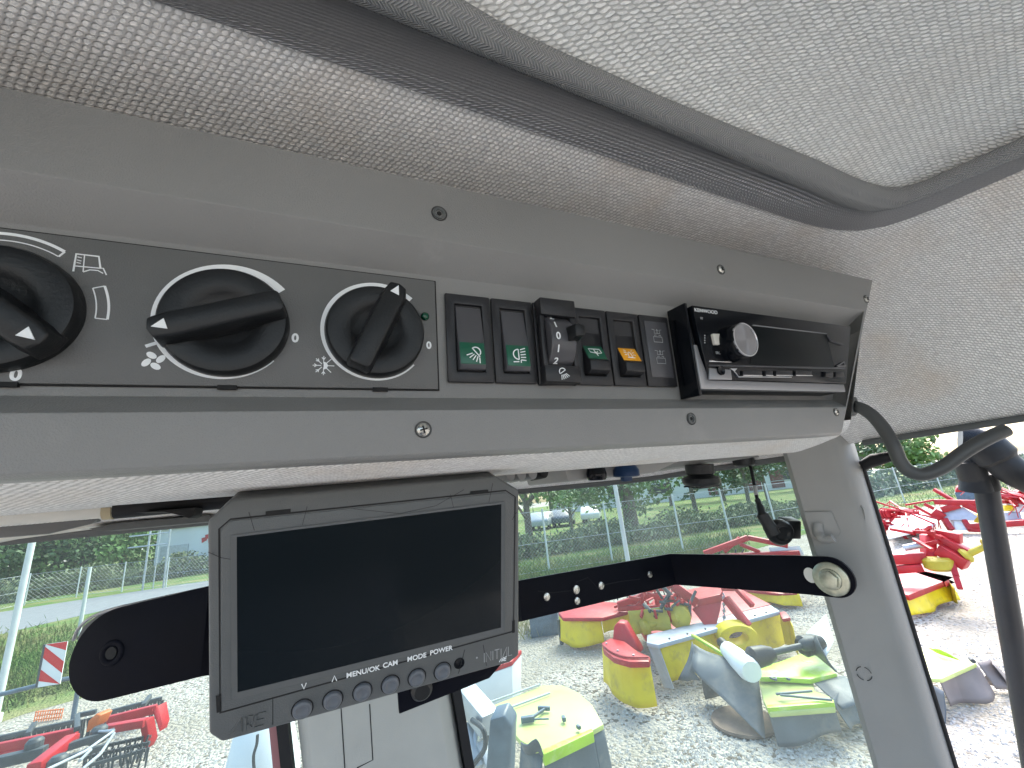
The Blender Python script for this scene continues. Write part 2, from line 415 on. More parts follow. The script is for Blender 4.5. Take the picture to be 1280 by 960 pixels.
# cheek of lining that closes the console box on the right
end = [r[-1] for r in rows]
KF = Frame((0, .205, HC), (1, 0, 0), (0, -math.sin(T5), math.cos(T5)), (0, -math.cos(T5), -math.sin(T5)))
eT = [Vector((.50+.10*i/11, .19+.08*i/11, HC+.175+.012*i/11)) for i in range(len(end))]
b = B(); b.sheet([[p.lerp(q, t) for p, q in zip(end, eT)] for t in (0, .25, .5, .75, 1)])
b.build('side_cheek', M['fab1'], head, smooth=True, ang=180)
# roof shell above everything
b = B(); b.box(WORLD, -1.3, .9, -.85, .85, HC+.30, HC+.33)
tag(b.build('roof_shell', M['rubber']), 'dark roof shell closing the cab above the headliner', 'roof')
for ob in bpy.data.objects:
    if ob.name == 'roof_shell': ob['kind'] = 'structure'
# ---- hatch
hatch = thing('roof_hatch', 'recessed roof hatch panel in pale slanted weave inside a grey padded rim', 'roof hatch', (0, 0, HC+.235))
Bp_px = [(-300, -298), (425, 0), (640, 89), (820, 161), (1020, 241), (1050, 254), (1075, 260), (1100, 262), (1130, 256), (1160, 245), (1280, 194), (1500, 85)]
C_px = [(-300, -392), (530, -20), (640, 45), (820, 126), (1020, 211), (1060, 231), (1080, 240), (1100, 246), (1125, 247), (1155, 238), (1280, 184), (1500, 75)]
Bp = [onZ(x, y, ZT) for x, y in Bp_px]; Cp = [onZ(x, y, ZT) for x, y in C_px]
# flat trim band (shares its outer line with the headliner)
def resample(pts, n):
    L = [0]
    for i in range(1, len(pts)): L.append(L[-1]+(pts[i]-pts[i-1]).length)
    out = []
    for k in range(n):
        t = L[-1]*k/(n-1); i = max(j for j in range(len(L)) if L[j] <= t+1e-9); i = min(i, len(pts)-2)
        out.append(pts[i].lerp(pts[i+1], (t-L[i])/max(1e-9, L[i+1]-L[i])))
    return out
A2 = list(A); A2[-1] = onZ(1500, 100, ZT)
def byparam(pts, ref):
    # match points of ref to pts by corner-relative direction: arc length before / after the corner
    return resample(pts, 80)
Ia = max(range(len(A2)), key=lambda i: A2[i].x+A2[i].y); Ib = max(range(len(Bp)), key=lambda i: Bp[i].x+Bp[i].y)
ra = resample(A2[:Ia+1], 60)+resample(A2[Ia:], 24)[1:]; rb = resample(Bp[:Ib+1], 60)+resample(Bp[Ib:], 24)[1:]
ra2 = [p+Vector((0, 0, -.002)) for p in ra]; rb2 = [p+Vector((0, 0, .001)) for p in rb]
mid_ = [p.lerp(q, .5)+Vector((0, 0, -.0025)) for p, q in zip(ra, rb)]
b = B(); b.sheet([[p+Vector((0, 0, .004)) for p in ra], ra2, [p.lerp(q, .5) for p, q in zip(ra2, mid_)], mid_, [p.lerp(q, .5) for p, q in zip(mid_, rb2)], rb2, [p+Vector((0, 0, .02)) for p in rb2]])
b.build('flat_rim', M['seal'], hatch, smooth=True, ang=60)
Ic = max(range(len(Cp)), key=lambda i: Cp[i].x+Cp[i].y)
rc = resample(Cp[:Ic+1], 60)+resample(Cp[Ic:], 24)[1:]
cen = [p.lerp(q, .5)+Vector((0, 0, .004)) for p, q in zip(rb, rc)]
rad = [max(.0035, (p-q).length*.5*.98) for p, q in zip(rb, rc)]
b = B(); b.tube(cen, rad, n=20, uvs=True)
b.build('padded_rim', M['tube'], hatch, smooth=True, ang=180)
pc = [onZ(x, y, ZT+.008) for x, y in C_px]
rows = []
x0 = -.6
cs = resample(pc[:Ic+1], 26)+resample(pc[Ic:], 16)[1:]
inner = []
for k in range(10):
    t = k/9; c = Vector((.05, -.7, HC+.245))
    rows.append([p.lerp(c, t**1.6*.97)+Vector((0, 0, .016*math.sin(min(1, t*4)*math.pi/2))) for p in cs])
# planar UVs for the hatch cloth
b = B(); nr, nc = len(rows), len(rows[0])
P = [q for r in rows for q in r]
b.add(P, [(i*nc+j, i*nc+j+1, (i+1)*nc+j+1, (i+1)*nc+j) for i in range(nr-1) for j in range(nc-1)], 0, [(q.x, q.y) for q in P])
b.build('hatch_lining', M['fab2'], hatch, smooth=True, ang=180)

# ================================================================ OVERHEAD CONSOLE
con = thing('overhead_console', 'long grey plastic overhead console with dials and rocker switches', 'console', K.p(.1, .02, 0))
WO = .014
def kp(px, py, w=0): return K.pix(px, py, w)
vt = kp(545, 229, WO)[1]; vb = kp(545, 566, WO)[1]; vrt = kp(545, 301, WO-.001)[1]; vrb = kp(545, 513, WO-.001)[1]
vpt = kp(545, 352, 0)[1]; vpb = kp(545, 488, 0)[1]
uOT = kp(1094, 361, WO)[0]; uOB = kp(1049, 527, WO)[0]; uRT = kp(1081, 391, WO)[0]; uRB = kp(1055, 500, WO)[0]
uPT = kp(1057, 408, 0)[0]; uPB = kp(1058, 489, 0)[0]
UL = -.42
loops = [
    [(UL-.02, vt+.003, -.04), (uOT+.004, vt+.003, -.04), (uOB+.004, vb-.002, -.04), (UL-.02, vb-.002, -.04)],
    [(UL-.02, vt+.002, WO-.004), (uOT+.003, vt+.002, WO-.004), (uOB+.003, vb-.002, WO-.004), (UL-.02, vb-.002, WO-.004)],
    [(UL-.018, vt, WO), (uOT, vt, WO), (uOB, vb, WO), (UL-.018, vb, WO)],
    [(UL, vrt, WO), (uRT, vrt, WO), (uRB, vrb, WO), (UL, vrb, WO)],
    [(UL+.002, vpt+.002, -.0005), (uPT, vpt+.004, -.0005), (uPB, vpb-.004, -.0005), (UL+.002, vpb-.004, -.0005)]]
b = B(); P = []; fs = []
for lp in loops: P += [K.p(*q) for q in lp]
for i in range(len(loops)-1):
    for j in range(4): fs.append((i*4+j, i*4+(j+1) % 4, (i+1)*4+(j+1) % 4, (i+1)*4+j))
fs.append((16, 17, 18, 19)); fs.append((3, 2, 1, 0))
b.add(P, fs)
b.build('fascia', M['fascia'], con, bevel=.0022, seg=3)
# heater control panel: its own slab with a dark joint
pu1 = kp(545, 420, 0)[0]
vA, vB_ = kp(545, 487, 0)[1], kp(545, 353, 0)[1]
b = B(); b.box(K, UL+.01, pu1+.0008, vA-.0007, vB_+.0007, -.0003, .0002)
b.build('panel_joint', M['gap'], con)
b = B(); b.box(K, UL+.011, pu1, vA, vB_, -.0002, .0011)
hp = b.build('heater_panel', M['panel'], con, bevel=.0003)
for px in (285, 475, 8):
    u = kp(px, 482, 0)[0]; b = B(); b.box(K, u-.0035, u+.0035, vA-.0014, vA+.0004, 0, .0016); b.build('panel_slot', M['gap'], hp)
KP = K.sub(0, 0, .0011)
# dials
U3, V3 = kp(471, 414, .004); RR = .0232
U2, V2 = kp(283, 402, .004); U1 = U2-(U3-U2)*.98-.0095; V1 = V2-.0005
def dial(u, v, ang, r, mirror=False, mark=True, label=None, h=.0135):
    F = K.sub(u, v, .0011)
    b = B(); b.lathe(F, [(r, 0), (r, .002), (r*.985, .0050), (r*.95, .0064), (r*.88, .0068), (r*.70, .0067), (r*.58, .0063), (r*.50, .0052), (r*.40, .0042), (r*.1, .0036), (0, .0036)], 72)
    kn = b.build('control_dial', M['black'], con, smooth=True, ang=30)
    if label: kn['label'] = label
    H = K.sub(u, v, .0011, ang)
    # grip bar: wedge with raised spine
    pts = [(-r*.97, -.0048), (-r*.90, -.0066), (r*.80, -.0068), (r*1.0, -.0056), (r*1.05, 0), (r*1.0, .0056), (r*.80, .0068), (-r*.90, .0066), (-r*.97, .0048)]
    b = B(); P = [H.p(x, y, .003) for x, y in pts]+[H.p(x*.985, y*.72, h+(.0016 if x < 0 else 0)) for x, y in pts]
    n = len(pts); b.add(P, [tuple(reversed(range(n))), tuple(range(n, 2*n))]+[(i, (i+1) % n, n+(i+1) % n, n+i) for i in range(n)])
    b.build('grip', M['black'], kn, bevel=.0009)
    if mark:
        A_ = H.sub(r*.86, 0, h+.0003)
        b = B(); b.prism(A_, [(.0024, 0), (-.0022, .0022), (-.0022, -.0022)], -.0002, .0002); b.build('pointer_mark', M['white'], kn)
    return kn
dial(U3, V3, R_(66), RR, label='small dial pointing up towards its green indicator')
dial(U2, V2, R_(200), RR*1.03, label='fan dial pointing left')
dial(U1, V1, R_(-40), RR*1.03, label='temperature dial cut by the left edge of the photo')
def ringmark(u, v, r, a0, a1, w0, w1, name='scale_ring', inner=True):
    b = B(); n = 60; P = []
    for i in range(n+1):
        a = R_(a0+(a1-a0)*i/n); w = w0+(w1-w0)*(i/n)**.8
        P += [KP.p(u+r*math.cos(a), v+r*math.sin(a), .0001), KP.p(u+(r+w)*math.cos(a), v+(r+w)*math.sin(a), .0001)]
    b.add(P, [(2*i, 2*i+1, 2*i+3, 2*i+2) for i in range(n)]); return b.build(name, M['white'], hp)
u3, v3 = kp(471, 415, .0011); u2, v2 = kp(284, 403, .0011); u1 = U1-.0012; v1 = v2
ringmark(u3, v3, RR*1.03, 48, 318, .0030, .0007)
ringmark(u2, v2, RR*1.05, 40, 318, .0038, .0007)
# dial 1: double line ring
b = B()
b.stroke(KP, arc(u1, v1, RR*1.27, 57, 130, 30), .0011); b.stroke(KP, arc(u1, v1, RR*1.15, 57, 130, 30), .0004)
p_, q_ = arc(u1, v1, RR*1.27, 57, 57.1, 1)[0], arc(u1, v1, RR*1.15, 57, 57.1, 1)[0]
b.stroke(KP, [p_, q_], .0006)
b.build('scale_ring', M['white'], hp); b = B(); b.stroke(KP, arc(u1, v1, RR*1.36, -4, 22, 12), .0008); b.stroke(KP, arc(u1, v1, RR*1.20, -4, 22, 12), .0004)
for a in (-4, 22): b.stroke(KP, [arc(u1, v1, RR*1.36, a, a+1, 1)[0], arc(u1, v1, RR*1.20, a, a+1, 1)[0]], .0004)
b.build('scale_ring', M['white'], hp); b = B(); b.stroke(KP, arc(u1, v1, RR*1.05, 262, 300, 12), .0008)
b.build('scale_ring', M['white'], hp)
def at(px, py): return kp(px, py, .0011)
u, v = at(369, 423); text(KP, '0', u, v, .0056, 'lettering', M['white'], hp, bold=.00022)
u, v = at(536, 432); text(KP, '0', u, v, .0052, 'lettering', M['white'], hp, bold=.0002)
u, v = at(20, 469); text(KP, '0', u, v, .0062, 'lettering', M['white'], hp, bold=.00024)
# cab symbol
def pxstroke(b, F, w, pts, width, closed=False):
    b.stroke(F, [K.pix(x, y, w) for x, y in pts], width, closed=closed)
b = B(); z3 = lambda x, y: (x/4, 270+y/4)
for pts, wd in (([(367, 278), (382, 190), (495, 203), (503, 262)], .0006), ([(424, 192), (416, 280)], .0003), ([(372, 250), (503, 262), (517, 262), (533, 296)], .0004),
                ([(416, 280), (450, 270), (490, 273), (517, 288)], .0004), ([(388, 205), (410, 210)], .0003), ([(386, 220), (408, 226)], .0003), ([(384, 233), (406, 238)], .0003)):
    pxstroke(b, KP, .0011, [z3(*p) for p in pts], wd)
b.build('cab_symbol', M['white'], hp)
# fan symbol
b = B(); fu, fv = at(192, 451)
for k in range(4):
    a = R_(20+90*k); cx, cy = fu+.0024*math.cos(a), fv+.0024*math.sin(a)
    pts = [(cx+.0019*math.cos(t)*math.cos(a+.6)-.0012*math.sin(t)*math.sin(a+.6), cy+.0019*math.cos(t)*math.sin(a+.6)+.0012*math.sin(t)*math.cos(a+.6)) for t in [2*math.pi*i/14 for i in range(14)]]
    b.prism(KP, pts, 0, .00015)
b.stroke(KP, [at(182, 433), at(198, 428)], .0013)
b.build('fan_symbol', M['white'], hp)
# snowflake / sun symbol
b = B(); fu, fv = at(404.5, 457)
for k in range(8):
    a = R_(45*k); ca, sa = math.cos(a), math.sin(a); rr2 = .0046
    b.stroke(KP, [(fu+ca*.001, fv+sa*.001), (fu+ca*rr2, fv+sa*rr2)], .00035)
    if 90 <= 45*k <= 270:
        for s_ in (.6, -.6):
            b.stroke(KP, [(fu+ca*rr2*.62, fv+sa*rr2*.62), (fu+ca*rr2*.62+.0013*math.cos(a+s_), fv+sa*rr2*.62+.0013*math.sin(a+s_))], .00035)
b.prism(KP, [(fu, fv-.0018)]+[(fu+.0018*math.cos(R_(a)), fv+.0018*math.sin(R_(a))) for a in range(-80, 90, 16)]+[(fu, fv+.0018)], 0, .00015)
b.build('frost_symbol', M['white'], hp)
u, v = at(531, 396); F = K.sub(u, v, .0011); b = B(); b.lathe(F, [(.0022, 0), (.0022, .0012), (.0015, .0022), (0, .0026)], 24); b.build('indicator_lamp', M['jewel'], hp, smooth=True)

# screws on the fascia
def screw(px, py, cross=True, r=.0031, hollow=False):
    u, v = K.pix(px, py, WO); F = K.sub(u, v, WO, R_(rnd.uniform(0, 90)))
    b = B(); b.lathe(F, [(r*1.28, -.001), (r*1.28, .0003), (r*1.05, .0001), (r*1.0, -.0008)], 32)
    ring = b.build('screw_recess', M['screwdark'], con, smooth=True)
    b = B()
    if hollow: b.lathe(F, [(r*.98, -.0006), (r*.95, .0008), (r*.62, .0009), (r*.5, -.0002), (0, -.0004)], 24)
    else: b.lathe(F, [(r*.98, -.0006), (r*.93, .0006), (r*.6, .0013), (0, .0015)], 24)
    s_ = b.build('screw_head', M['screw'] if not hollow else M['greyrubber'], ring, smooth=True)
    b = B()
    if not hollow:
        b.box(F, -r*.55, r*.55, -r*.12, r*.12, .0008, .00165); b.box(F, -r*.12, r*.12, -r*.55, r*.55, .0008, .0017)
    else: b.prism(F, arc(0, 0, r*.42, 0, 300, 5), -.0003, .0002)
    b.build('screw_slot', M['gap'], ring)
screw(549, 267, hollow=True, r=.0034); screw(529, 537); screw(901, 337); screw(864, 523.5, hollow=True); screw(1082.5, 374); screw(1045, 515, r=.0026)

# ---------------------------------------------------------------- rocker switches
PIT = .0268
us0 = kp(557.5, 420, .001)[0]
vst = kp(585, 369, .002)[1]; vsb = kp(588, 478, .002)[1]
def lensicon(F, w, h, kind):
    """strokes drawn on lens frame F centred, size about 1x1 scaled"""
    b = B(); s = h
    def S(pts, wd=.06, closed=False): b.stroke(F, [(x*s, y*s) for x, y in pts], wd*s, lift=.00025, closed=closed)
    if kind == 'work':      # lamp shining down-left
        S([(-.02, .28), (.12, .02), (.42, -.02)][0:1]+[(.36, -.18)], .05)
        S(arc(.17, .08, .24, -42, 138, 14), .055)
        for k in range(5):
            a = R_(205+k*16); S([(-.02+.09*k, -.0-.055*k), (-.02+.09*k+math.cos(a)*.34, -.0-.055*k+math.sin(a)*.30)], .05)
    elif kind == 'front':
        S([(.02, .34), (.02, -.22)], .055); S([(.02, .34)]+[(.02-.3*math.sin(R_(a)), .06+.28*math.cos(R_(a))) for a in range(10, 171, 16)]+[(.02, -.22)], .055)
        for k in range(5): S([(.12, .32-.14*k), (.42, .42-.17*k)], .05)
        S([(-.32, -.36), (.0, -.34)], .05); S([(.12, -.26), (.12, -.4)], .05)
    elif kind == 'wiper':
        S([(-.5, .30), (.45, .30), (.55, -.05), (.15, -.12), (-.42, -.02)], .06, True)
        S([(-.05, .24), (.12, -.38)], .05); S([(-.05, .10), (.0, -.02), (.2, .0), (.22, .12)], .05)
    elif kind == 'beacon':
        S([(-.2, -.30), (-.13, .12), (.0, .24), (.12, .12), (.16, -.30)], .06, True)
        for x0_, y0_, x1_, y1_ in ((-.22, .30, -.42, .44), (-.26, .12, -.48, .2), (-.28, -.05, -.5, -.08), (.22, .30, .4, .44), (.26, .12, .46, .2), (.3, -.05, .5, -.1)):
            S([(x0_, y0_), (x1_, y1_)], .045)
        S([(-.36, -.36), (.34, -.36)], .05)
    elif kind == 'lampR':
        S(arc(-.1, .12, .26, 30, 215, 14), .055); S([(.13, .25), (-.31, -.03)], .05); 
        for k in range(5):
            a = R_(-35-k*14); S([(.16-.09*k, .0-.03*k), (.16-.09*k+math.cos(a)*.34, -.03*k+math.sin(a)*.34)], .045)
    return b
def switch(i, kind, lens, pressed):
    u0_ = us0+PIT*i; u1_ = u0_+PIT-.0009; m_ = (u0_+u1_)/2; hgt = vst-vsb
    b = B()
    # bezel frame around an opening
    o_ = [(u0_, vsb), (u1_, vsb), (u1_, vst), (u0_, vst)]; q = .0050; qt = .0058
    i_ = [(u0_+q, vsb+qt), (u1_-q, vsb+qt), (u1_-q, vst-qt), (u0_+q, vst-qt)]
    P = [K.p(x, y, 0) for x, y in o_]+[K.p(x, y, .0022) for x, y in o_]+[K.p(x, y, .0026) for x, y in i_]+[K.p(x, y, -.004) for x, y in i_]
    fs = []
    for a in range(3):
        for j in range(4): fs.append((a*4+j, a*4+(j+1) % 4, (a+1)*4+(j+1) % 4, (a+1)*4+j))
    fs += [(12, 13, 14, 15), (3, 2, 1, 0)]
    b.add(P, fs)
    names = {'work': 'rear work lamp', 'front': 'front work lamp', 'wiper': 'rear window wiper', 'beacon': 'flashing beacon'}
    root = b.build('rocker_switch', M['bezel'], con, bevel=.0007)
    root['label'] = names[kind]+(' rocker switch with amber lens' if lens == 'orange' else ' rocker switch with green lens')
    ua, ub = i_[0][0]+.0006, i_[1][0]-.0006; va, vb_ = i_[0][1]+.0006, i_[2][1]-.0006; L = vb_-va
    if not pressed:  # bottom stands proud, top leans in
        pr = [(va, -.003), (va, .0048), (va+L*.07, .0060), (va+L*.40, .0048), (vb_-.001, .0016), (vb_, -.003)]
        l0, l1 = va+L*.07, va+L*.40
    else:
        pr = [(va, -.003), (va, .0052), (va+L*.05, .0085), (va+L*.20, .0085), (va+L*.24, .0064), (va+L*.50, .0015), (vb_, -.0015), (vb_, -.003)]
        l0, l1 = va+L*.22, va+L*.50
    n = len(pr)
    b = B(); P = [K.p(ua, y, w) for y, w in pr]+[K.p(ub, y, w) for y, w in pr]
    b.add(P, [tuple(range(n)), tuple(reversed(range(n, 2*n)))]+[(i2, (i2+1) % n, n+(i2+1) % n, n+i2) for i2 in range(n)])
    rk = b.build('rocker', M['rocker'] if not pressed else M['bezel'], root, bevel=.0005)
    def wz(v):
        for (y0, w0), (y1, w1) in zip(pr[1:], pr[2:]):
            if y0 <= v <= y1: return w0+(w1-w0)*(v-y0)/(y1-y0)
        return 0
    if pressed: l0, l1 = va+L*.245, va+L*.50
    w0, w1 = wz(l0), wz(l1); til = math.atan2(w1-w0, l1-l0)
    Fl = K.sub(m_, (l0+l1)/2, (w0+w1)/2, 0, til); hl = math.hypot(l1-l0, w1-w0)
    b = B(); b.box(Fl, -(ub-ua)/2+.0004, (ub-ua)/2-.0004, -hl/2, hl/2, -.0004, .00035); b.build('lens', M[lens], root, bevel=.0002)
    Fi = Fl.sub(0, 0, .00035); lensicon(Fi, ub-ua, hl*(.88 if not pressed else .8), kind).build('symbol', M['white'], root)
    return root
switch(0, 'work', 'green', False); switch(1, 'front', 'green', False)
switch(3, 'wiper', 'green', True); switch(4, 'beacon', 'orange', True)
# thumb-wheel lamp level switch (third)
u0_ = us0+PIT*2; u1_ = u0_+PIT-.0009; um = (u0_+u1_)/2
b = B(); L = vst-vsb
b.box(K, u0_+.001, u1_-.001, vst-.010, vst+.0005, 0, .0095); b.box(K, u0_+.001, u1_-.001, vsb, vsb+.0100, 0, .0085)
b.box(K, u0_+.001, u0_+.0042, vsb, vst, 0, .0075); b.box(K, u1_-.0042, u1_-.001, vsb, vst, 0, .0075); b.box(K, u0_, u1_, vsb-.0003, vst+.0003, 0, .002)
th = b.build('level_switch', M['bezel'], con, bevel=.0006); th['label'] = 'thumb wheel lamp level switch numbered 2 1 0 1 2'
cw = (vst+vsb)/2; cyl = Frame(K.p(u0_+.0046, cw, -.004), K.y, K.n, K.x)
RW = (vst-vsb)/2-.0075
b = B(); b.lathe(cyl, [(RW*.97, 0), (RW, .0006), (RW, PIT-.0112), (RW*.97, PIT-.0104)], 48); wh = b.build('thumb_wheel', M['rocker'], th, smooth=True, ang=30)
for s_, a in (('2', 52), ('1', 27), ('0', 2), ('1', -22), ('2', -46)):
    a = R_(a); Fd = Frame(K.p(0, cw, -.004)+K.y*math.sin(a)*(RW+.0002)+K.n*math.cos(a)*(RW+.0002), K.x, K.y*math.cos(a)-K.n*math.sin(a), K.n*math.cos(a)+K.y*math.sin(a))
    text(Fd, s_, u0_+.0085, 0, .0060, 'numeral', M['white'], th, bold=.0001)
# lever on the wheel
lv = Frame(K.p(um+.0045, cw+.003, 0), K.x, K.y, K.n)
b = B(); b.prism(lv, [(-.003, -.006), (.006, -.0045), (.0065, .0035), (.001, .005), (-.003, .004)], .008, .021, taper=.72)
b.build('lever', M['black'], th, bevel=.001)
Fi = K.sub(um, vsb+.005, .0086); lensicon(Fi, 1, .0082, 'lampR').build('symbol', M['white'], th)
# socket indicator block (sixth)
u0_ = us0+PIT*5; u1_ = u0_+PIT-.0012
b = B(); b.box(K, u0_, u1_, vsb, vst, 0, .0026); ind = b.build('indicator_block', M['bezel'], con, bevel=.0008); ind['label'] = 'plain black block with two faint battery symbols'
b = B(); b.box(K, u0_+.0035, u1_-.0028, vsb+.006, vst-.0045, .001, .0031); b.build('cover', M['rocker'], ind, bevel=.0003)
b = B(); Fi = K.sub((u0_+u1_)/2+.0005, 0, .0031)
for vc in (vst-.0135, vst-.0285):
    s_ = .0075
    b.stroke(Fi, [(-s_*.5, vc-.0035-s_*.3), (s_*.5, vc-.0035-s_*.3), (s_*.5, vc-.0035+s_*.2), (-s_*.5, vc-.0035+s_*.2)], .00035, closed=True)
    b.stroke(Fi, [(-s_*.35, vc-.0015), (-s_*.35, vc-.0008), (-s_*.12, vc-.0008)], .0003); b.stroke(Fi, [(s_*.35, vc-.0015), (s_*.35, vc-.0008), (s_*.12, vc-.0008)], .0003)
    b.stroke(Fi, [(-s_*.6, vc+.0032), (-s_*.3, vc+.0030), (-s_*.35, vc+.0005), (s_*.3, vc+.0005), (s_*.28, vc+.0030), (s_*.55, vc+.0032)], .0003)
    b.stroke(Fi, [(0, vc+.0005), (0, vc+.0034)], .0003); b.stroke(Fi, [(-.001, vc+.0022), (0, vc+.0034), (.001, vc+.0022)], .0003)
b.build('symbol', M['dimwhite'], ind)

# ================================================================ CAR RADIO
WR = .0170
ru0, rv0 = K.pix(877, 487, WR); ru1, rv1 = K.pix(1057, 489, WR)
rvt = K.pix(879, 384, WR)[1]; rvb = (rv0+rv1)/2; ruT = ru1+.03
print('radio', ru0, ru1, rvb, rvt)
rad_ = thing('car_radio', 'black single slot car radio with round chrome faced volume knob in the overhead console', 'car radio', K.p((ru0+ru1)/2, rvb, 0))
b = B(); b.prism(K, [(ru0-.001, rvb-.0005), (ru1-.004, rvb-.0005), (ruT-.004, rvt), (ru0-.001, rvt)], 0, WR-.004); b.build('chassis', M['black'], rad_, bevel=.001)
# black outer surround standing on the console
b = B(); b.prism(K, [(ru0-.0015, rvb-.004), (ru0+.001, rvb-.004), (ru0+.001, rvt+.002), (ru0-.0015, rvt+.002)], 0, WR-.001); b.build('surround', M['blackgloss'], rad_, bevel=.0005)
# silver frame along the foot and left edge
b = B(); b.prism(K, [(ru0, rvb), (ru1, rvb), (ru1, rvb+.0062), (ru0+.009, rvb+.0062), (ru0+.0045, rvb+.020), (ru0+.0028, rvb+.030), (ru0, rvb+.030)], WR-.005, WR); b.build('silver_frame', M['silver'], rad_, bevel=.0004)
b = B(); b.prism(K, [(ru0+.0075, rvb+.0066), (ru1+.002, rvb+.0066), (ruT, rvt), (ru0+.0035, rvt)], WR-.006, WR+.0008); fp = b.build('face_plate', M['blackgloss'], rad_, bevel=.0005)
FR = K.sub(0, 0, WR+.0008)
def rp(px, py): return K.pix(px, py, WR+.0008)
def rquad(name, pts, m_, h=.0006, par=rad_, bev=.0001):
    b = B(); b.prism(FR, [rp(*p) for p in pts], -.0002, h); return b.build(name, m_, par, bevel=bev)
M['display'] = mat('radio_display_glass', (.005, .007, .008), .3, spec=.12)
z4 = lambda x, y: (820+x/4, 320+y/4)
rquad('display', [z4(480, 350), z4(850, 390), z4(890, 560), z4(470, 540)], M['display'], .0004)
rquad('display_trim', [z4(480, 345), z4(850, 388), z4(850, 392), z4(480, 350)], M['silver'], .0009)
rquad('display_trim', [z4(260, 545), z4(940, 560), z4(940, 566), z4(260, 552)], M['rocker'], .0012)
rquad('home_key', [z4(272, 392), z4(328, 395), z4(332, 450), z4(284, 447)], M['cream'], .0022, bev=.0005)
rquad('key_strip', [z4(262, 522), z4(375, 526), z4(375, 533), z4(262, 530)], M['chrome'], .0008)
rquad('usb_flap', [z4(262, 562), z4(368, 570), z4(375, 620), z4(262, 618)], M['silver'], .0009)
u, v = rp(*z4(316, 575)); b = B(); b.lathe(K.sub(u, v, WR+.0016), [(.0032, 0), (.0032, .0012), (.0024, .0008), (0, .0004)], 20); b.build('usb_catch', M['blackgloss'], rad_, smooth=True)
b = B()
for pts in ([(370, 565), (395, 590), (405, 606), (670, 608)],): b.stroke(FR, [rp(*z4(*p)) for p in pts], .0007, lift=.0012)
b.prism(FR, [rp(*z4(*p)) for p in ((362, 565), (398, 565), (384, 580))], 0, .0014)
b.build('chrome_line', M['chrome'], rad_)
for x0_, x1_ in ((425, 520), (538, 575), (590, 672), (688, 770)):
    rquad('preset_key', [z4(x0_, 575), z4(x1_, 577), z4(x1_, 600), z4(x0_, 598)], M['bezel'], .0016, bev=.0003)
    rquad('key_edge', [z4(x0_, 597), z4(x1_, 599), z4(x1_, 603), z4(x0_, 601)], M['chrome'], .0019)
for x0_, x1_ in ((838, 876), (888, 930)): rquad('preset_key', [z4(x0_, 580), z4(x1_, 582), z4(x1_, 608), z4(x0_, 606)], M['bezel'], .0016, bev=.0003)
b = B(); b.stroke(FR, [rp(*z4(*p)) for p in ((900, 552), (938, 530), (944, 550), (905, 553))], .0006, lift=.0009); b.build('source_mark', M['silver'], rad_)
b = B(); b.stroke(FR, [rp(*z4(*p)) for p in ((850, 395), (870, 425), (930, 445))], .0008, lift=.0009); b.build('curved_trim', M['rocker'], rad_)
u, v = rp(*z4(250, 277)); text(FR, 'KENWOOD', u, v, .0036, 'lettering', M['white'], rad_, sx=1.15)
u, v = rp(*z4(228, 312)); text(FR, 'BT', u, v, .0022, 'lettering', M['dimwhite'], rad_)
for k, py in enumerate((398, 410, 422, 434)):
    u, v = rp(*z4(243, py)); b = B(); b.lathe(FR.sub(u, v, 0), [(.0005, 0), (.0005, .0003), (0, .0003)], 10); b.build('tick', M['dimwhite'], rad_)
u, v = rp(*z4(310, 485)); text(FR, 'SRC', u, v, .0026, 'lettering', M['dimwhite'], rad_)
# volume knob
kw = .013
ku, kv = K.pix(932, 424.5, WR+kw); kr = abs(K.pix(932, 403, WR+kw)[1]-K.pix(932, 446.5, WR+kw)[1])/2*.93
F = K.sub(ku, kv, WR)
b = B(); b.lathe(F, [(kr*1.12, 0), (kr*1.08, kw*.5), (kr*1.02, kw-.001), (kr*.98, kw)], 56); vk = b.build('volume_knob', M['blackgloss'], rad_, smooth=True, ang=30)
b = B(); b.lathe(F, [(kr*1.02, kw-.0006), (kr*1.02, kw+.0004), (kr*.95, kw+.0005), (kr*.94, kw+.0001)], 56); b.build('knob_ring', M['chrome'], vk, smooth=True)
M['spun'] = bpy.data.materials.new('spun_metal_disc'); M['spun'].use_nodes = True
nt = M['spun'].node_tree; pb = nt.nodes['Principled BSDF']; pb.inputs['Base Color'].default_value = (.40, .40, .42, 1); pb.inputs['Metallic'].default_value = 1
pb.inputs['Roughness'].default_value = .22; pb.inputs['Anisotropic'].default_value = .95
tg = nt.nodes.new('ShaderNodeTangent'); tg.direction_type = 'RADIAL'; tg.axis = 'Y'; nt.links.new(tg.outputs[0], pb.inputs['Tangent'])
# own object centred on the disc so that the turning marks are radial
disc = bpy.data.meshes.new('knob_disc'); bm = bmesh.new(); bmesh.ops.create_circle(bm, cap_ends=True, cap_tris=True, segments=56, radius=kr*.94)
bmesh.ops.rotate(bm, verts=bm.verts, cent=(0, 0, 0), matrix=Matrix.Rotation(R_(90+5), 3, 'X')); bm.to_mesh(disc); bm.free(); disc.materials.append(M['spun'])
do = bpy.data.objects.new('knob_disc', disc); scene.collection.objects.link(do); do.parent = vk; do.location = F.p(0, 0, kw+.0002)-rad_.location

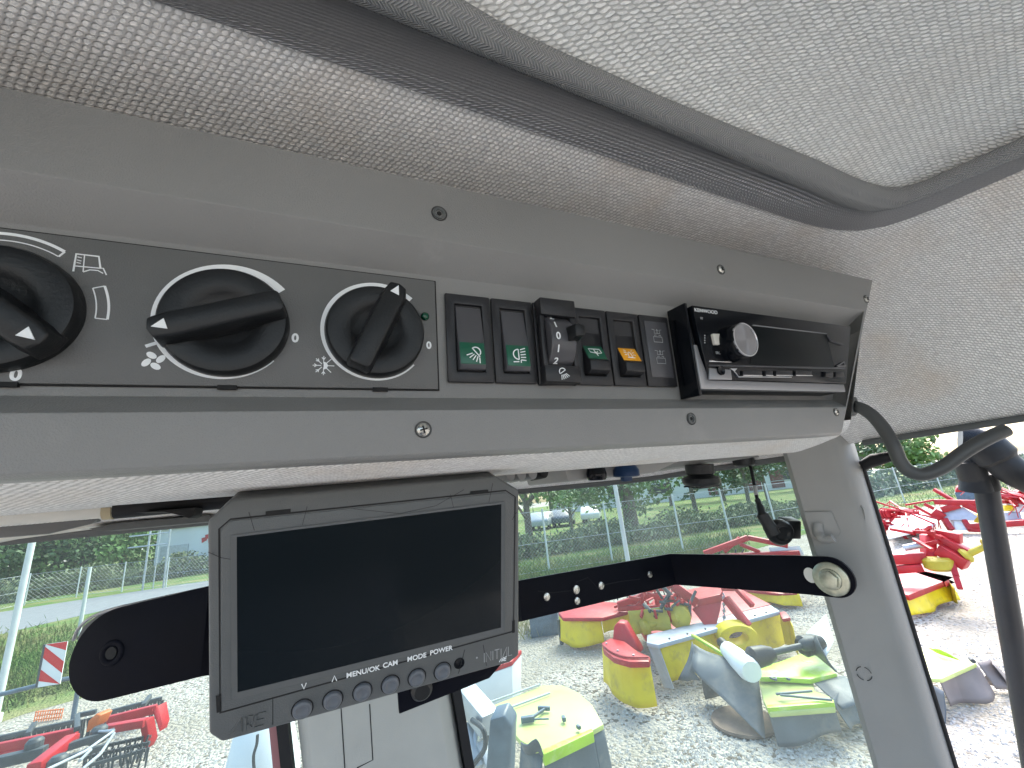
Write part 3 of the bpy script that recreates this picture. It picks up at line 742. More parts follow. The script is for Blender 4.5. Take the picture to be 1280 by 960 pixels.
# ================================================================ MONITOR
Xm = ray(1894, 477).normalized(); Ym = CU.copy(); Nm = Xm.cross(Ym).normalized()
Ym = Nm.cross(Xm).normalized()
if Nm.dot(fw) > 0: Nm = -Nm
MF = Frame(D(296, 670, .222), Xm, Ym, Nm)
mon = thing('camera_monitor', 'charcoal reversing camera monitor with six round buttons hung under the console', 'monitor', MF.p(.077, -.05, -.02))
def mp_(px, py, w=0): return MF.pix(px, py, w)
out = [(259, 652), (289, 624), (619, 595), (649, 613), (649, 820), (637, 829), (277, 929), (260.5, 918)]
WM = .006
o2 = [mp_(x, y, WM) for x, y in out]
b = B(); b.prism(MF, o2, -.020, WM)
# hood edges set back: add a shallow rear
b.build('housing', M['monitor'], mon, bevel=.0018, seg=3)
inn = [(274, 661), (288, 649), (632, 613), (644, 621), (642, 789), (275, 891)]
i2 = [mp_(x, y, WM) for x, y in inn]
b = B(); MF2 = MF.sub(0, 0, WM); b.stroke(MF2, i2, .0009, lift=.00012, closed=True)
b.build('joint_line', M['gap'], mon)
b = B(); b.prism(MF, [mp_(x, y, WM) for x, y in ((276, 663), (289, 651), (631, 615.5), (642, 623), (640, 787), (277, 888.5))], WM-.001, WM+.0007); b.build('bezel', M['monitor'], mon, bevel=.0004)
WB = WM+.0007
# screen recess frame: four sloped strips then the glass
so = [mp_(x, y, WB) for x, y in ((289, 668.5), (631, 626.5), (630.5, 789), (290, 874))]
si = [mp_(x, y, WB) for x, y in ((296, 671), (627, 630), (626.5, 784), (297, 865))]
b = B(); P = [MF.p(x, y, WB+.0001) for x, y in so]+[MF.p(x, y, WB+.0008) for x, y in so]+[MF.p(x*.998, y, WB+.0003) for x, y in si]
b.add(P, [(j, (j+1) % 4, 4+(j+1) % 4, 4+j) for j in range(4)]+[(4+j, 4+(j+1) % 4, 8+(j+1) % 4, 8+j) for j in range(4)])
M['monframe'] = mat('grey_screen_surround', (.10, .104, .104), .35)
b.build('screen_surround', M['monframe'], mon)
b = B(); b.prism(MF, si, WB-.0006, WB+.0002); b.build('screen', M['screen'], mon)
MW = MF.sub(0, 0, WM)
for px, py in ((348, 640), (599, 615)):
    u, v = mp_(px, py, WM); b = B(); b.box(MW, u-.006, u+.006, v-.0011, v+.0011, -.0003, .0003+.0004); b.build('vent_slot', M['gap'], mon)
for x0_, y0_, x1_, y1_ in ((273, 868, 274, 889), (641.5, 775, 641.5, 790)):
    b = B(); b.stroke(MW, [mp_(x0_, y0_, WM), mp_(x1_, y1_, WM)], .0018, lift=.0009); b.build('clip_slot', M['gap'], mon)
# horizontal direction of this bezel follows the frame u axis
for px, py in ((378, 886), (416, 874.5), (453, 864), (488, 855), (521, 846.5), (553, 838.5)):
    u, v = mp_(px, py, WM); F = MF.sub(u, v, WM)
    b = B(); b.lathe(F, [(.0058, 0), (.0058, .0001), (.0052, .0001)], 32); bt = b.build('button', M['monbtn'], mon, smooth=True)
    b.v = []; 
    bb = B(); bb.lathe(F, [(.0050, -.001), (.0049, .0014), (.0042, .0021), (.0030, .0022), (.0026, .0017), (0, .0016)], 32); bb.build('button_cap', M['monbtn'], bt, smooth=True, ang=50)
    bb = B(); bb.stroke(F, arc(0, 0, .0054, 0, 354, 30), .0006, lift=.0003, closed=True); bb.build('button_ring', M['gap'], bt)
for s_, px, py in (('MENU/OK', 454, 839.5), ('CAM', 488, 830), ('MODE', 521, 821.5), ('POWER', 551.5, 813)):
    u, v = mp_(px, py, WB); text(MF.sub(0, 0, WB), s_, u, v, .0041, 'lettering', M['white'], mon, bold=.00008)
for px, py, s_ in ((380, 857.5, -1), (418, 848, 1)):
    u, v = mp_(px, py, WB); b = B(); b.stroke(MF.sub(0, 0, WB), [(u-.0012, v-.0016*s_), (u, v+.0016*s_), (u+.0012, v-.0016*s_)], .0005); b.build('arrow_mark', M['white'], mon)
u, v = mp_(574, 829, WM); b = B(); b.lathe(MF.sub(u, v, WM), [(.0036, -.0005), (.0034, .0004), (.0024, .0001), (0, 0)], 28); b.build('sensor', M['blackgloss'], mon, smooth=True)
u, v = mp_(596, 822, WM); b = B(); b.lathe(MF.sub(u, v, WM), [(.0006, 0), (.0006, .0003), (0, .0003)], 10); b.build('status_lamp', M['dimwhite'], mon)
for pts in (((581, 812), (573, 842)), ((604, 806), (608, 832)), ((341, 868), (341, 906))):
    b = B(); b.stroke(MW, [mp_(x, y, WM) for x, y in pts], .00035, lift=.0001); b.build('panel_seam', M['gap'], mon)
# INITIAL lettering, thin strokes
b = B(); u, v = mp_(624, 817, WM); FI = MF.sub(u, v, WM)
def gl(x, pts, w=.0004): b.stroke(FI, [(x+a*.0034, (c-.5)*.0062) for a, c in pts], w, lift=.0002)
x = -.0105
gl(x, [(0, 0), (0, 1)]); x += .0012; gl(x, [(0, 0), (0, 1), (1, 0), (1, 1)]); x += .0048; gl(x, [(0, 0), (0, 1)]); x += .0012
gl(x, [(0, 1), (1, 1)]); gl(x, [(.5, 1), (.5, 0)]); x += .0046; gl(x, [(0, 0), (0, 1)]); x += .0010; gl(x, [(0, 0), (.9, 1), (.9, 0)]); x += .0042; gl(x, [(0, 1), (0, 0), (.8, 0)])
b.build('lettering', M['dimwhite'], mon)
# maker's slanted mark, small printed and large embossed
def maker(cx, cy, s, m_, frame, w, lift):
    b = B()
    for pts in (((-1.0, -.5), (-.55, .5), (-.4, -.5)), ((-.3, .5), (-.15, -.5)), ((-.15, .5), (.1, .5), (.15, 0), (-.1, -.1), (.25, -.5)), ((.28, -.5), (.32, .5)), ((.4, .5), (.85, .5)), ((.4, 0), (.8, 0)), ((.4, -.5), (.85, -.5))):
        b.stroke(frame, [(cx+a*s*1.2+c*s*.2, cy+c*s) for a, c in pts], w, lift=lift)
    return b
u, v = mp_(629, 824, WM); maker(u, v, .0022, None, MW, .0005, .0002).build('maker_mark', M['white'], mon)
u, v = mp_(312, 903, WM); maker(u, v, .0068, None, MW, .0009, .0005).build('maker_mark', M['monitor'], mon)
# hairline scratches round the upper bezel
for pts in (((311, 640), (318, 663)), ((384, 633), (378, 656)), ((563, 618), (567, 635)), ((442, 636), (500, 642), (545, 632), (580, 612)), ((616, 604), (611, 628)), ((260, 690), (276, 697), (288, 699)), ((640, 650), (646, 640))):
    b = B(); b.stroke(MF.sub(0, 0, WB), [mp_(x, y, WB) for x, y in pts], .00022, lift=.0001); b.build('scratch', M['gap'], mon)
# mounting plate and screw under the monitor
b = B(); pl = [mp_(x, y, -.012) for x, y in ((497, 866), (499, 893), (612, 848), (640, 815), (520, 820))]
b.prism(MF, pl, -.016, -.012); b.build('mounting_plate', M['steel'], mon, bevel=.0006)
u, v = mp_(527, 862, -.010); b = B(); b.lathe(MF.sub(u, v, -.013), [(.007, 0), (.007, .004), (.005, .006), (0, .006)], 24); b.build('plate_screw', M['black'], mon, smooth=True, ang=30)
# hanger from monitor back to the bracket
b = B(); p0 = MF.p(.08, -.03, -.02); p1 = Vector((.12, .44, HC-.075)); b.bar(p0, p1, .03, .02); b.build('hanger', M['steel'], mon)

# ================================================================ STEEL BRACKET
br = thing('steel_bracket', 'black painted flat steel bracket bar bent across the window and bolted to the pillar', 'bracket bar', D(843, 712, .82))
HB = .054
c0 = D(140, 816, .270); c1 = D(256, 788, .274); c2 = D(650, 751, .60); c3 = D(841, 711.5, .77); c4 = D(1000, 718.5, .618); c5 = D(1040, 721.5, .585)
def strip(pts, endr0=False, endr1=False):
    """vertical steel strip through pts, half round ends, 5 mm thick"""
    cols = []
    pts = [Vector(p) for p in pts]; hb = HB/2
    def colsat(p, h, t): return (p+Vector((0, 0, h)), p-Vector((0, 0, h)))
    seq = []
    n = 10
    if endr0:
        t = (pts[1]-pts[0]); t.normalize()
        for i in range(n): a = math.pi/2*i/n; seq.append((pts[0]-t*hb*math.cos(a), max(.0005, hb*math.sin(a))))
    for p in pts: seq.append((p, hb))
    if endr1:
        t = (pts[-1]-pts[-2]); t.normalize()
        for i in range(1, n+1): a = math.pi/2*i/n; seq.append((pts[-1]+t*hb*math.sin(a), max(.0005, hb*math.cos(a))))
    th_ = .005; b = B(); P = []; k = len(seq)
    for i, (p, h) in enumerate(seq):
        a = seq[max(0, i-1)][0]; c = seq[min(k-1, i+1)][0]; t = (c-a); t.z = 0; t.normalize(); nrm = Vector((t.y, -t.x, 0))
        P += [p+Vector((0, 0, h)), p-Vector((0, 0, h)), p-Vector((0, 0, h))-nrm*th_, p+Vector((0, 0, h))-nrm*th_]
    fs = []
    for i in range(k-1):
        o_ = i*4
        for j in range(4): fs.append((o_+j, o_+(j+1) % 4, o_+4+(j+1) % 4, o_+4+j))
    fs += [(0, 1, 2, 3), (4*k-1, 4*k-2, 4*k-3, 4*k-4)]
    b.add(P, fs); return b
strip([c0, c1, c1.lerp(c2, .25), c2, c3, c4, c5], True, True).build('bar', M['steel'], br, bevel=.0006)
# pale edge of a plate behind the left end
b = B(); e0 = [(0, 0, 0)]
pe = [D(x, y, .292) for x, y in ((92, 800), (98, 786), (112, 773), (135, 763), (180, 752), (262, 734))]
b.tube(smoothpath(pe, 4), .0011, 8); b.build('bright_edge', M['silver'], br, smooth=True)
pb2 = [D(x, y, .30) for x, y in ((96, 800), (104, 783), (125, 767), (150, 757), (262, 737), (262, 760), (150, 800))]
b = B(); b.hull(pb2, [p+Vector((0, .004, 0)) for p in pb2]); b.build('backing_plate', M['greyrubber'], br)
d01 = (c1-c0); d01.z = 0; d01.normalize(); nb = Vector((d01.y, -d01.x, 0))
if nb.dot(fw) > 0: nb = -nb
Fh = Frame(c0+nb*.0003, d01, Vector((0, 0, 1)), nb)
b = B(); b.lathe(Fh, [(.0080, -.0004), (.0075, .0005), (.0060, .0008), (.0046, .0004), (.0036, -.001)], 32); b.build('boss', M['steel'], br, smooth=True, ang=50)
b = B(); b.lathe(Fh, [(.0036, 0), (.0036, .0006), (0, .0007)], 20); b.build('bolt_hole', M['gap'], br)
def strip_frame(p, q):
    t = (q-p); t.z = 0; t.normalize(); nn = Vector((t.y, -t.x, 0)); nn = -nn if nn.dot(fw) > 0 else nn
    return Frame(p, t, Vector((0, 0, 1)), nn)
S1 = strip_frame(c2, c3); S2 = strip_frame(c4, c5)
for px, py, r in ((683, 746, .0058), (720, 737, .0066), (721, 751, .0055), (751, 732, .0060), (812, 718, .0055)):
    u, v = S1.pix(px, py, .0004); F = S1.sub(u, v, .0004)
    b = B(); b.lathe(F, [(r, 0), (r*.95, .0018), (r*.5, .0026), (0, .0027)], 20); b.build('rivet', M['screw'], br, smooth=True)
M['faint'] = mat('dull_rub_mark', (.014, .015, .018), .6, spec=.1)
for pts in (((672, 739), (690, 741), (720, 738)), ((720, 728), (735, 722), (748, 736)), ((751, 732), (775, 727), (800, 724))):
    b = B(); b.stroke(S1, [S1.pix(x, y, .0004) for x, y in pts], .0012, lift=.0005); b.build('rub_mark', M['faint'], br)
u, v = S2.pix(1038, 724, .004); Fb = S2.sub(u, v, .0006)
rb_ = .0225
b = B(); b.lathe(Fb, [(rb_, 0), (rb_, .003), (rb_*.93, .004), (rb_*.62, .0042)], 40); bo = b.build('washer', M['bolt'], br, smooth=True, ang=40)
b = B(); b.lathe(Fb, [(rb_*.64, .004), (rb_*.62, .006), (rb_*.5, .0065), (rb_*.5, .0065), (0, .0065)], 40); b.prism(Fb, [(rb_*.55*math.cos(R_(a)), rb_*.55*math.sin(R_(a))) for a in range(15, 360, 60)], .006, .012); b.build('bolt_head', M['bolt'], bo, bevel=.0008)
u, v = S2.pix(1013, 719, .0004); b = B(); Fs = S2.sub(u, v, .0004)
b.prism(Fs, [(.0085*math.cos(R_(a))*1.0, .0105*math.sin(R_(a))) for a in range(0, 360, 20)], -.0001, .0006); b.build('slot', M['cream'], br)

# ================================================================ PILLARS AND POST
PA = Vector((.690, .455)); PB = Vector((.757, .352))
pil = thing('corner_pillar', 'grey moulded plastic corner pillar that the steel bracket is bolted to', 'pillar', (.72, .41, HC-1.5))
pdir = Vector((PB.x-PA.x, PB.y-PA.y, 0)).normalized(); pn = Vector((pdir.y, -pdir.x, 0)); pn = -pn if pn.dot(fw) > 0 else pn
PF = Frame((PA.x, PA.y, HC), pdir, (0, 0, 1), pn); W_ = (PB-PA).length
print('pillar px', [tuple(round(a) for a in proj(PF.p(u, v, 0))) for u in (0, W_) for v in (.02, -.4)])
topL = PF.pix(981, 575, 0)[0]; botL = PF.pix(1092, 960, 0)[0]; topR = PF.pix(1073, 560, 0)[0]; botR = PF.pix(1197, 960, 0)[0]
vtop, vbot = .06, -.42
vb0 = PF.pix(1100, 960, 0)[1]
def lerpu(a, c, v): return a + (c-a)*(v-.0)/(vb0-.0)
b = B(); P = []; prof_ = []
vv_ = [.06, 0, -.1, -.2, -.3, vb0, -1.5]
for v in vv_:
    ul, ur = lerpu(topL, botL, max(v, -.6)), lerpu(topR, botR, max(v, -.6))
    w = ur-ul
    row = [(ul+.004, -.03), (ul, -.008), (ul+.006, 0), (ul+w*.55, .002), (ul+w*.72, .003), (ul+w*.80, -.001), (ul+w*.92, -.016), (ur, -.032), (ur-.004, -.05)]
    prof_.append([PF.p(x, v, z) for x, z in row])
nc = 9
b.add([q for r in prof_ for q in r], [(i*nc+j, i*nc+j+1, (i+1)*nc+j+1, (i+1)*nc+j) for i in range(len(vv_)-1) for j in range(nc-1)])
b.build('pillar_trim', M['pillar'], pil, smooth=True, ang=50)
b = B(); rr_ = [r[-2]+pdir*.002+pn*-.002 for r in prof_[1:]]; b.tube(rr_, .0032, 8); b.build('window_seal', M['rubber'], pil, smooth=True)
b = B(); b.tube([prof_[1][-2]+pdir*.003, prof_[1][-2]+Vector((.0, -.02, .006)), prof_[1][-2]+Vector((.005, -.05, .010))], [.008, .010, .006], 10); b.build('seal_corner', M['rubber'], pil, smooth=True)
# coat hook plate
def pp(px, py, w=.0): return PF.pix(px, py, w)
z7 = lambda x, y: (1000+x/3.4286, 480+y/3.4286)
b = B(); b.prism(PF, [pp(*z7(*p), .004) for p in ((15, 548), (135, 545), (172, 632), (160, 660), (70, 668), (45, 650))], .0005, .0052); b.build('hook_plate', M['pillar'], pil, bevel=.0012)
b = B(); hk = [PF.p(*pp(*z7(*p), .010), w) for p, w in (((75, 600), .006), ((78, 640), .010), ((95, 660), .018), ((120, 662), .022), ((140, 655), .024))]
b.tube(smoothpath(hk, 4), [.0075]*9+[.006]*8, 10); b.build('coat_hook', M['pillar'], pil, smooth=True)
u, v = pp(1080, 842, .003); b = B(); 
for k in range(4): b.stroke(PF.sub(u, v, .0032), [(x, y) for x, y in arc(0, 0, .0085, 90*k+8, 90*k+72, 6)], .0009, lift=.0004)
b.build('embossed_ring', M['rubber'], pil)
u, v = pp(1077, 644, -.004); b = B(); Fo = PF.sub(u, v, -.006, R_(-12))
b.lathe(Frame(Fo.O, Fo.x*.45, Fo.y*1.7, Fo.n), [(.009, -.003), (.009, .004), (.007, .005), (.006, .003), (0, .003)], 24); b.build('oval_plug', M['pillar'], pil, smooth=True, ang=40)

post = thing('window_post', 'pale grey post between the two window panes, below the monitor', 'window post', onY(480, 940, .70)+Vector((0, 0, -1.2)))
YP = .66
lt, lb = onY(352, 800, YP), onY(366, 1000, YP); rt_, rb2_ = onY(540, 750, YP), onY(592, 1000, YP)
lt.z += .15; rt_.z += .15
def ext(p, q, z): t = (z-p.z)/(q.z-p.z); return p.lerp(q, t)
zt, zb = HC+.03, HC-.9
l0, l1, r0_, r1_ = ext(onY(368, 880, YP), onY(377, 960, YP), zt), ext(onY(368, 880, YP), onY(377, 960, YP), zb), ext(onY(566, 860, YP), onY(583, 960, YP), zt), ext(onY(566, 860, YP), onY(583, 960, YP), zb)
b = B()
def section(l, r):
    w = r.x-l.x
    return [l+Vector((0, .06, 0)), l+Vector((0, .012, 0)), l+Vector((.012, 0, 0)), l+Vector((w*.2, -.004, 0)), r+Vector((-w*.12, -.004, 0)), r+Vector((-.01, .004, 0)), r+Vector((0, .02, 0)), r+Vector((0, .06, 0))]
b.hull(section(l1, r1_), section(l0, r0_)); b.build('post_trim', M['palepost'], post, bevel=.002)
b = B(); 
for q0, q1, dx in ((r0_, r1_, .006), (l0, l1, -.016)): b.bar(q0+Vector((dx, .02, 0)), q1+Vector((dx, .02, 0)), .012, .03, (0, 1, 0))
b.build('rubber_seal', M['rubber'], post)
b = B(); b.bar(l0+Vector((-.027, .025, 0)), l1+Vector((-.027, .025, 0)), .008, .02, (0, 1, 0)); b.build('red_edge', mat('faded_red_strip', (.34, .15, .15), .6), post)
FP2 = Frame((0, YP-.0042, HC), (1, 0, 0), (0, 0, 1), (0, -1, 0))
b = B()
for pts in (((426, 880), (431, 960), (434, 1000)), ((462, 880), (466, 950), (446, 960))): b.stroke(FP2, [FP2.pix(x, y, 0) for x, y in pts], .0012, lift=.0003)
b.build('cover_joint', M['gap'], post)

# ================================================================ WINDOWS
gf = thing('front_window', 'green tinted dusty front window pane behind the monitor and bracket', 'window', (0, .71, HC-1.3))
path = [(-1.3, .71), (.56, .71), (.60, .68), (.75, .46)]
P = []
for x, y in path: P += [Vector((x, y, HC+.035)), Vector((x, y, HC-1.5))]
b = B(); b.add(P, [(2*i, 2*i+2, 2*i+3, 2*i+1) for i in range(3)]); b.build('pane', M['glass'], gf)
b = B(); b.tube([(-1.3, .698, HC+.024), (.55, .698, HC+.022), (.592, .665, HC+.022), (.74, .48, HC+.028)], .0075, 10); b.build('head_seal', M['greyrubber'], gf, smooth=True)
gs = thing('side_window', 'clear side window pane right of the corner pillar', 'window', (.775, -.3, HC-1.3))
b = B(); b.add([(.775, .36, HC+.04), (.775, -1.1, HC+.04), (.775, -1.1, HC-1.5), (.775, .36, HC-1.5)], [(0, 1, 2, 3)]); b.build('pane', M['clearglass'], gs)
b = B(); b.tube([(.752, .36, HC+.033), (.757, .2, HC+.0335), (.760, -1.1, HC+.034)], .0045, 10); b.build('head_seal', M['greyrubber'], gs, smooth=True)

# ================================================================ SMALL FITTINGS UNDER THE HEADLINER
z8 = lambda x, y: (640+x/2.909, 540+y/2.909)
# moulded trim box right
YB = .50
tb = thing('trim_housing', 'grey moulded plastic housing under the headliner left of the pillar', 'trim housing', onY(900, 565, YB))
b = B()
lowp = [onY(*z8(*p), YB) for p in ((650, 120), (1150, 62), (1168, 15), (1045, 18), (660, 70), (640, 90))]
b.hull(lowp, [p+Vector((.02, .15, .0)) for p in lowp]); b.build('right_body', M['fascia'], tb, bevel=.003)
lowp = [onY(*z8(*p), .46) for p in ((190, 130), (205, 180), (245, 175), (520, 148), (655, 82), (400, 98))]
b = B(); b.hull(lowp, [p+Vector((.0, .12, .004)) for p in lowp]); b.build('left_body', M['pillar'], tb, bevel=.003)
def dome(name, label, cat, px, py, Y, prof, m_, tilt=0):
    c = onY(px, py, Y); t = thing(name, label, cat, c); F = Frame(c, (1, 0, 0), (0, math.cos(tilt), math.sin(tilt)), (0, math.sin(tilt), -math.cos(tilt)))
    return t, F
t, F = dome('black_knob', 'small round black knob under the headliner beside the blue cap', 'knob', 746, 596, .45, None, None, .1)
b = B(); b.lathe(F, [(.011, -.012), (.013, -.004), (.0125, .002), (.011, .004), (0, .004)], 28); b.build('cap', M['blackgloss'], t, smooth=True, ang=40)
t, F = dome('blue_cap', 'round blue plastic cap under the headliner', 'cap', 783, 592, .45, None, None, .1)
b = B(); b.lathe(F, [(.012, -.012), (.017, -.005), (.0172, .003), (.015, .004), (.012, .004)], 32); b.build('cap_rim', M['bluecap'], t, smooth=True, ang=40)
b = B(); b.box(F, -.008, .006, -.004, .004, 0, .010); b.build('cap_tab', M['bluecap'], t, bevel=.001)
t, F = dome('round_vent', 'black round swivel lamp hanging under the housing', 'swivel lamp', 876, 598, .50, None, None, .12)
b = B(); b.lathe(F, [(.022, -.022), (.022, -.008), (.019, -.006), (.021, -.004), (.028, -.001), (.029, .006), (.026, .010), (.016, .012), (0, .012)], 40); b.build('lamp_body', M['black'], t, smooth=True, ang=35)
b = B(); 
for k in range(5): b.box(F, -.02, .02, -.016+.008*k, -.0135+.008*k, .011, .0135)
b.build('louvre', M['blackgloss'], t)
for px, py, Y, r, lb in ((930, 580, .52, .018, 'flat black disc under the housing where the thin cable starts'), (1000, 573, .46, .017, 'dark round cap at the top of the grey pillar')):
    t, F = dome('ceiling_knob', lb, 'cap', px, py, Y, None, None, .1)
    b = B(); b.lathe(F, [(r, -.012), (r, .001), (r*.8, .004), (0, .004)], 28); b.build('cap', M['black'] if px < 960 else M['panel'], t, smooth=True, ang=40)
# row of slats at the head, right of the monitor
sv = thing('head_vent', 'row of small curved vent scoops in the window head beside the monitor', 'vent', onY(665, 592, .42))
for k in range(4):
    c = onY(637+k*14, 593-k*1.3, .40); F = Frame(c, (1, 0, 0), (0, 0, 1), (0, -1, 0))
    b = B(); b.prism(F, [(-.0055, .004)]+[(.0055*math.cos(R_(a)), .0075*math.sin(R_(a))) for a in range(180, 361, 20)]+[(.0055, .004)], -.03, .002); b.build('scoop', M['fascia'] if k < 3 else M['gap'], sv, bevel=.0006)
# thin cable with connector on a round base
cb_ = thing('camera_cable', 'thin black cable hanging down to a plug beside the pillar', 'cable', onY(962, 655, .50))
pts = [onY(938, 582, .51), onY(941, 596, .505), onY(944, 612, .50), onY(947, 626, .49)]
b = B(); b.tube(smoothpath(pts, 5), .0028, 10); b.build('cord', M['rubber'], cb_, smooth=True)
b = B(); b.tube([onY(943.5, 608, .50), onY(945.5, 619, .494)], .0034, 10); b.build('tape', M['dimwhite'], cb_, smooth=True)
pts = [onY(946.5, 624, .49), onY(950, 633, .488), onY(953, 643, .486), onY(960, 655, .484), onY(967, 668, .482)]
b = B(); b.tube(smoothpath(pts, 4), [.0045]*4+[.006]*4+[.0095]*5+[.0105]*4, 16); b.build('plug', M['black'], cb_, smooth=True)
rbse = thing('round_socket', 'black round socket fixed to the left side of the grey pillar', 'socket', onY(985, 666, .48))
cc = onY(978, 667, .478); F = Frame(cc, CR, CU, -fw)
b = B(); b.lathe(F, [(.018, -.016), (.021, -.010), (.021, -.003), (.018, .001), (.012, .002), (.009, -.001), (0, -.001)], 36); b.build('socket_body', M['black'], rbse, smooth=True, ang=40)
b = B(); b.box(F, .010, .036, -.012, .019, -.03, -.006); b.build('socket_arm', M['black'], rbse, bevel=.003)

# ---- grommet and looping hose at the right
SX = .70
hs = thing('grey_hose', 'dark grey sleeved cable looping from a grommet beside the console to the right', 'cable', D(1066, 508, .50))
g0 = D(1066, 508, .50)
Fg = Frame(g0, CR*.62+fw*.5, CU, -(fw*.8-CR*.5).normalized())
Fg.x = Fg.n.cross(Fg.y).normalized()*-1
b = B(); b.lathe(Fg, [(.0125, -.004), (.0115, .002), (.0075, .003), (.006, -.002)], 32); b.build('grommet', M['greyrubber'], hs, smooth=True, ang=40)
hp_ = [(1067, 508, .505), (1078, 511, .49), (1092, 521, .48), (1106, 538, .47), (1117, 558, .46), (1126, 578, .455), (1137, 589, .45), (1155, 593, .445), (1180, 583, .44), (1205, 565, .435), (1232, 549, .43), (1256, 538, .43)]
b = B(); b.tube(smoothpath([D(*p) for p in hp_], 5), .0068, 16); b.build('sleeve', M['cable'], hs, smooth=True)
# outside mirror arm and pole beyond the side glass
M['armblack'] = mat('weathered_black_plastic', (.012, .013, .015), .5, spec=.3, var=.2, vscale=12)
ma = thing('mirror_arm', 'dark hinged mirror arm outside the side window', 'mirror arm', D(1230, 570, 1.1))
b = B()
b.tube(smoothpath([D(1200, 548, 1.12), D(1222, 552, 1.1), D(1246, 572, 1.08), D(1268, 590, 1.06), D(1310, 610, 1.04)], 4), [.034]*5+[.045]*4+[.036]*8, 14)
b.build('arm', M['armblack'], ma, smooth=True)
b = B(); b.tube([D(1212, 566, 1.12), D(1220, 612, 1.12)], [.022, .034], 14); b.tube([D(1208, 575, 1.12), D(1216, 596, 1.12), D(1222, 606, 1.12)], [.026, .03, .024], 12); b.build('hinge', M['armblack'], ma, smooth=True, ang=50)
pole = thing('exhaust_pole', 'tall dark steel tube standing outside the side window under the mirror arm', 'pole', D(1262, 800, 1.12))
b = B(); t0, t1 = D(1232, 606, 1.12), D(1262, 780, 1.12); t2 = t0+(t1-t0)*2.6
b.tube([t0, t1, t2], .0245, 24); b.build('tube', mat('worn_dark_steel', (.014, .016, .021), .4, var=.25, vscale=14, spec=.4, dirt=(.045, .047, .05), dlo=.62, dhi=.75), pole, smooth=True)
b = B(); b.tube([D(1227, 590, 1.12), D(1232, 611, 1.12)], .029, 24); b.build('clamp', M['armblack'], pole, smooth=True)

# ---- roof rail fittings top left of the front window
rf = thing('blind_rail', 'pale rod and dark roller of a sun blind under the headliner, left of the monitor', 'blind rail', onY(130, 640, .5))
b = B(); b.tube([onY(-60, 650, .55), onY(150, 635, .55)], .0085, 14); b.build('rod', M['cream'], rf, smooth=True)
b = B(); b.tube([onY(132, 636.5, .55), onY(144, 635.8, .55)], .0105, 14); b.build('clip', M['tan'], rf, smooth=True)
b = B(); b.tube([onY(145, 636, .53), onY(300, 623, .53)], .0095, 14); b.build('roller', M['rubber'], rf, smooth=True)
lp = [onY(*p, .62) for p in ((-40, 655), (-40, 676), (60, 668), (115, 655), (126, 646))]
b = B(); b.hull(lp, [p+Vector((0, .02, .003)) for p in lp]); b.build('visor', M['panel'], rf, bevel=.002)
lp = [onY(*p, .50) for p in ((168, 641), (245, 634), (242, 644), (236, 648), (228, 645), (205, 640))]
b = B(); b.hull(lp, [p+Vector((0, .03, .0)) for p in lp]); b.build('latch', M['gap'], rf, bevel=.001)
hd = thing('window_head_rail', 'cream painted rail above the left part of the front window', 'rail', onY(60, 660, .70))
lp = [onY(*p, .66) for p in ((-80, 690), (0, 675), (100, 662), (150, 650), (262, 642), (262, 630), (-80, 640))]
b = B(); b.hull(lp, [p+Vector((0, .04, .0)) for p in lp]); b.build('rail', M['cream'], hd, bevel=.003)
lp = [onY(*p, .65) for p in ((110, 661), (150, 653), (262, 643.5), (262, 652), (130, 664))]
b = B(); b.hull(lp, [p+Vector((0, .06, .0)) for p in lp]); b.build('rail_seal', M['greyrubber'], hd, bevel=.001)

# ================================================================ REST OF THE CAB (behind the camera)
b = B(); b.box(WORLD, -1.2, .78, -1.25, .78, HC-1.62, HC-1.58); tag(b.build('floor', mat('grey_floor_mat', (.26, .255, .245), .8, var=.2, vscale=8)), kind='structure')
M['lining_dark'] = mat('dark_rear_lining', (.10, .10, .105), .8, var=.1, vscale=20)
b = B(); b.box(WORLD, -1.2, .80, -1.27, -1.22, HC-1.6, HC-.7)
tag(b.build('rear_wall', M['lining_dark']), kind='structure')
st = thing('driver_seat', 'dark cloth driver seat behind the camera', 'seat', (-.1, -.75, HC-1.58))
b = B(); b.box(WORLD, -.36, .16, -.95, -.45, HC-1.2, HC-1.05); b.build('cushion', M['lining_dark'], st, bevel=.03)
b = B(); b.box(WORLD, -.34, .14, -1.08, -.95, HC-1.1, HC-.42); b.build('backrest', M['lining_dark'], st, bevel=.04)
b = B(); b.box(WORLD, -.25, .05, -.9, -.5, HC-1.58, HC-1.2); b.build('pedestal', M['rubber'], st, bevel=.02)

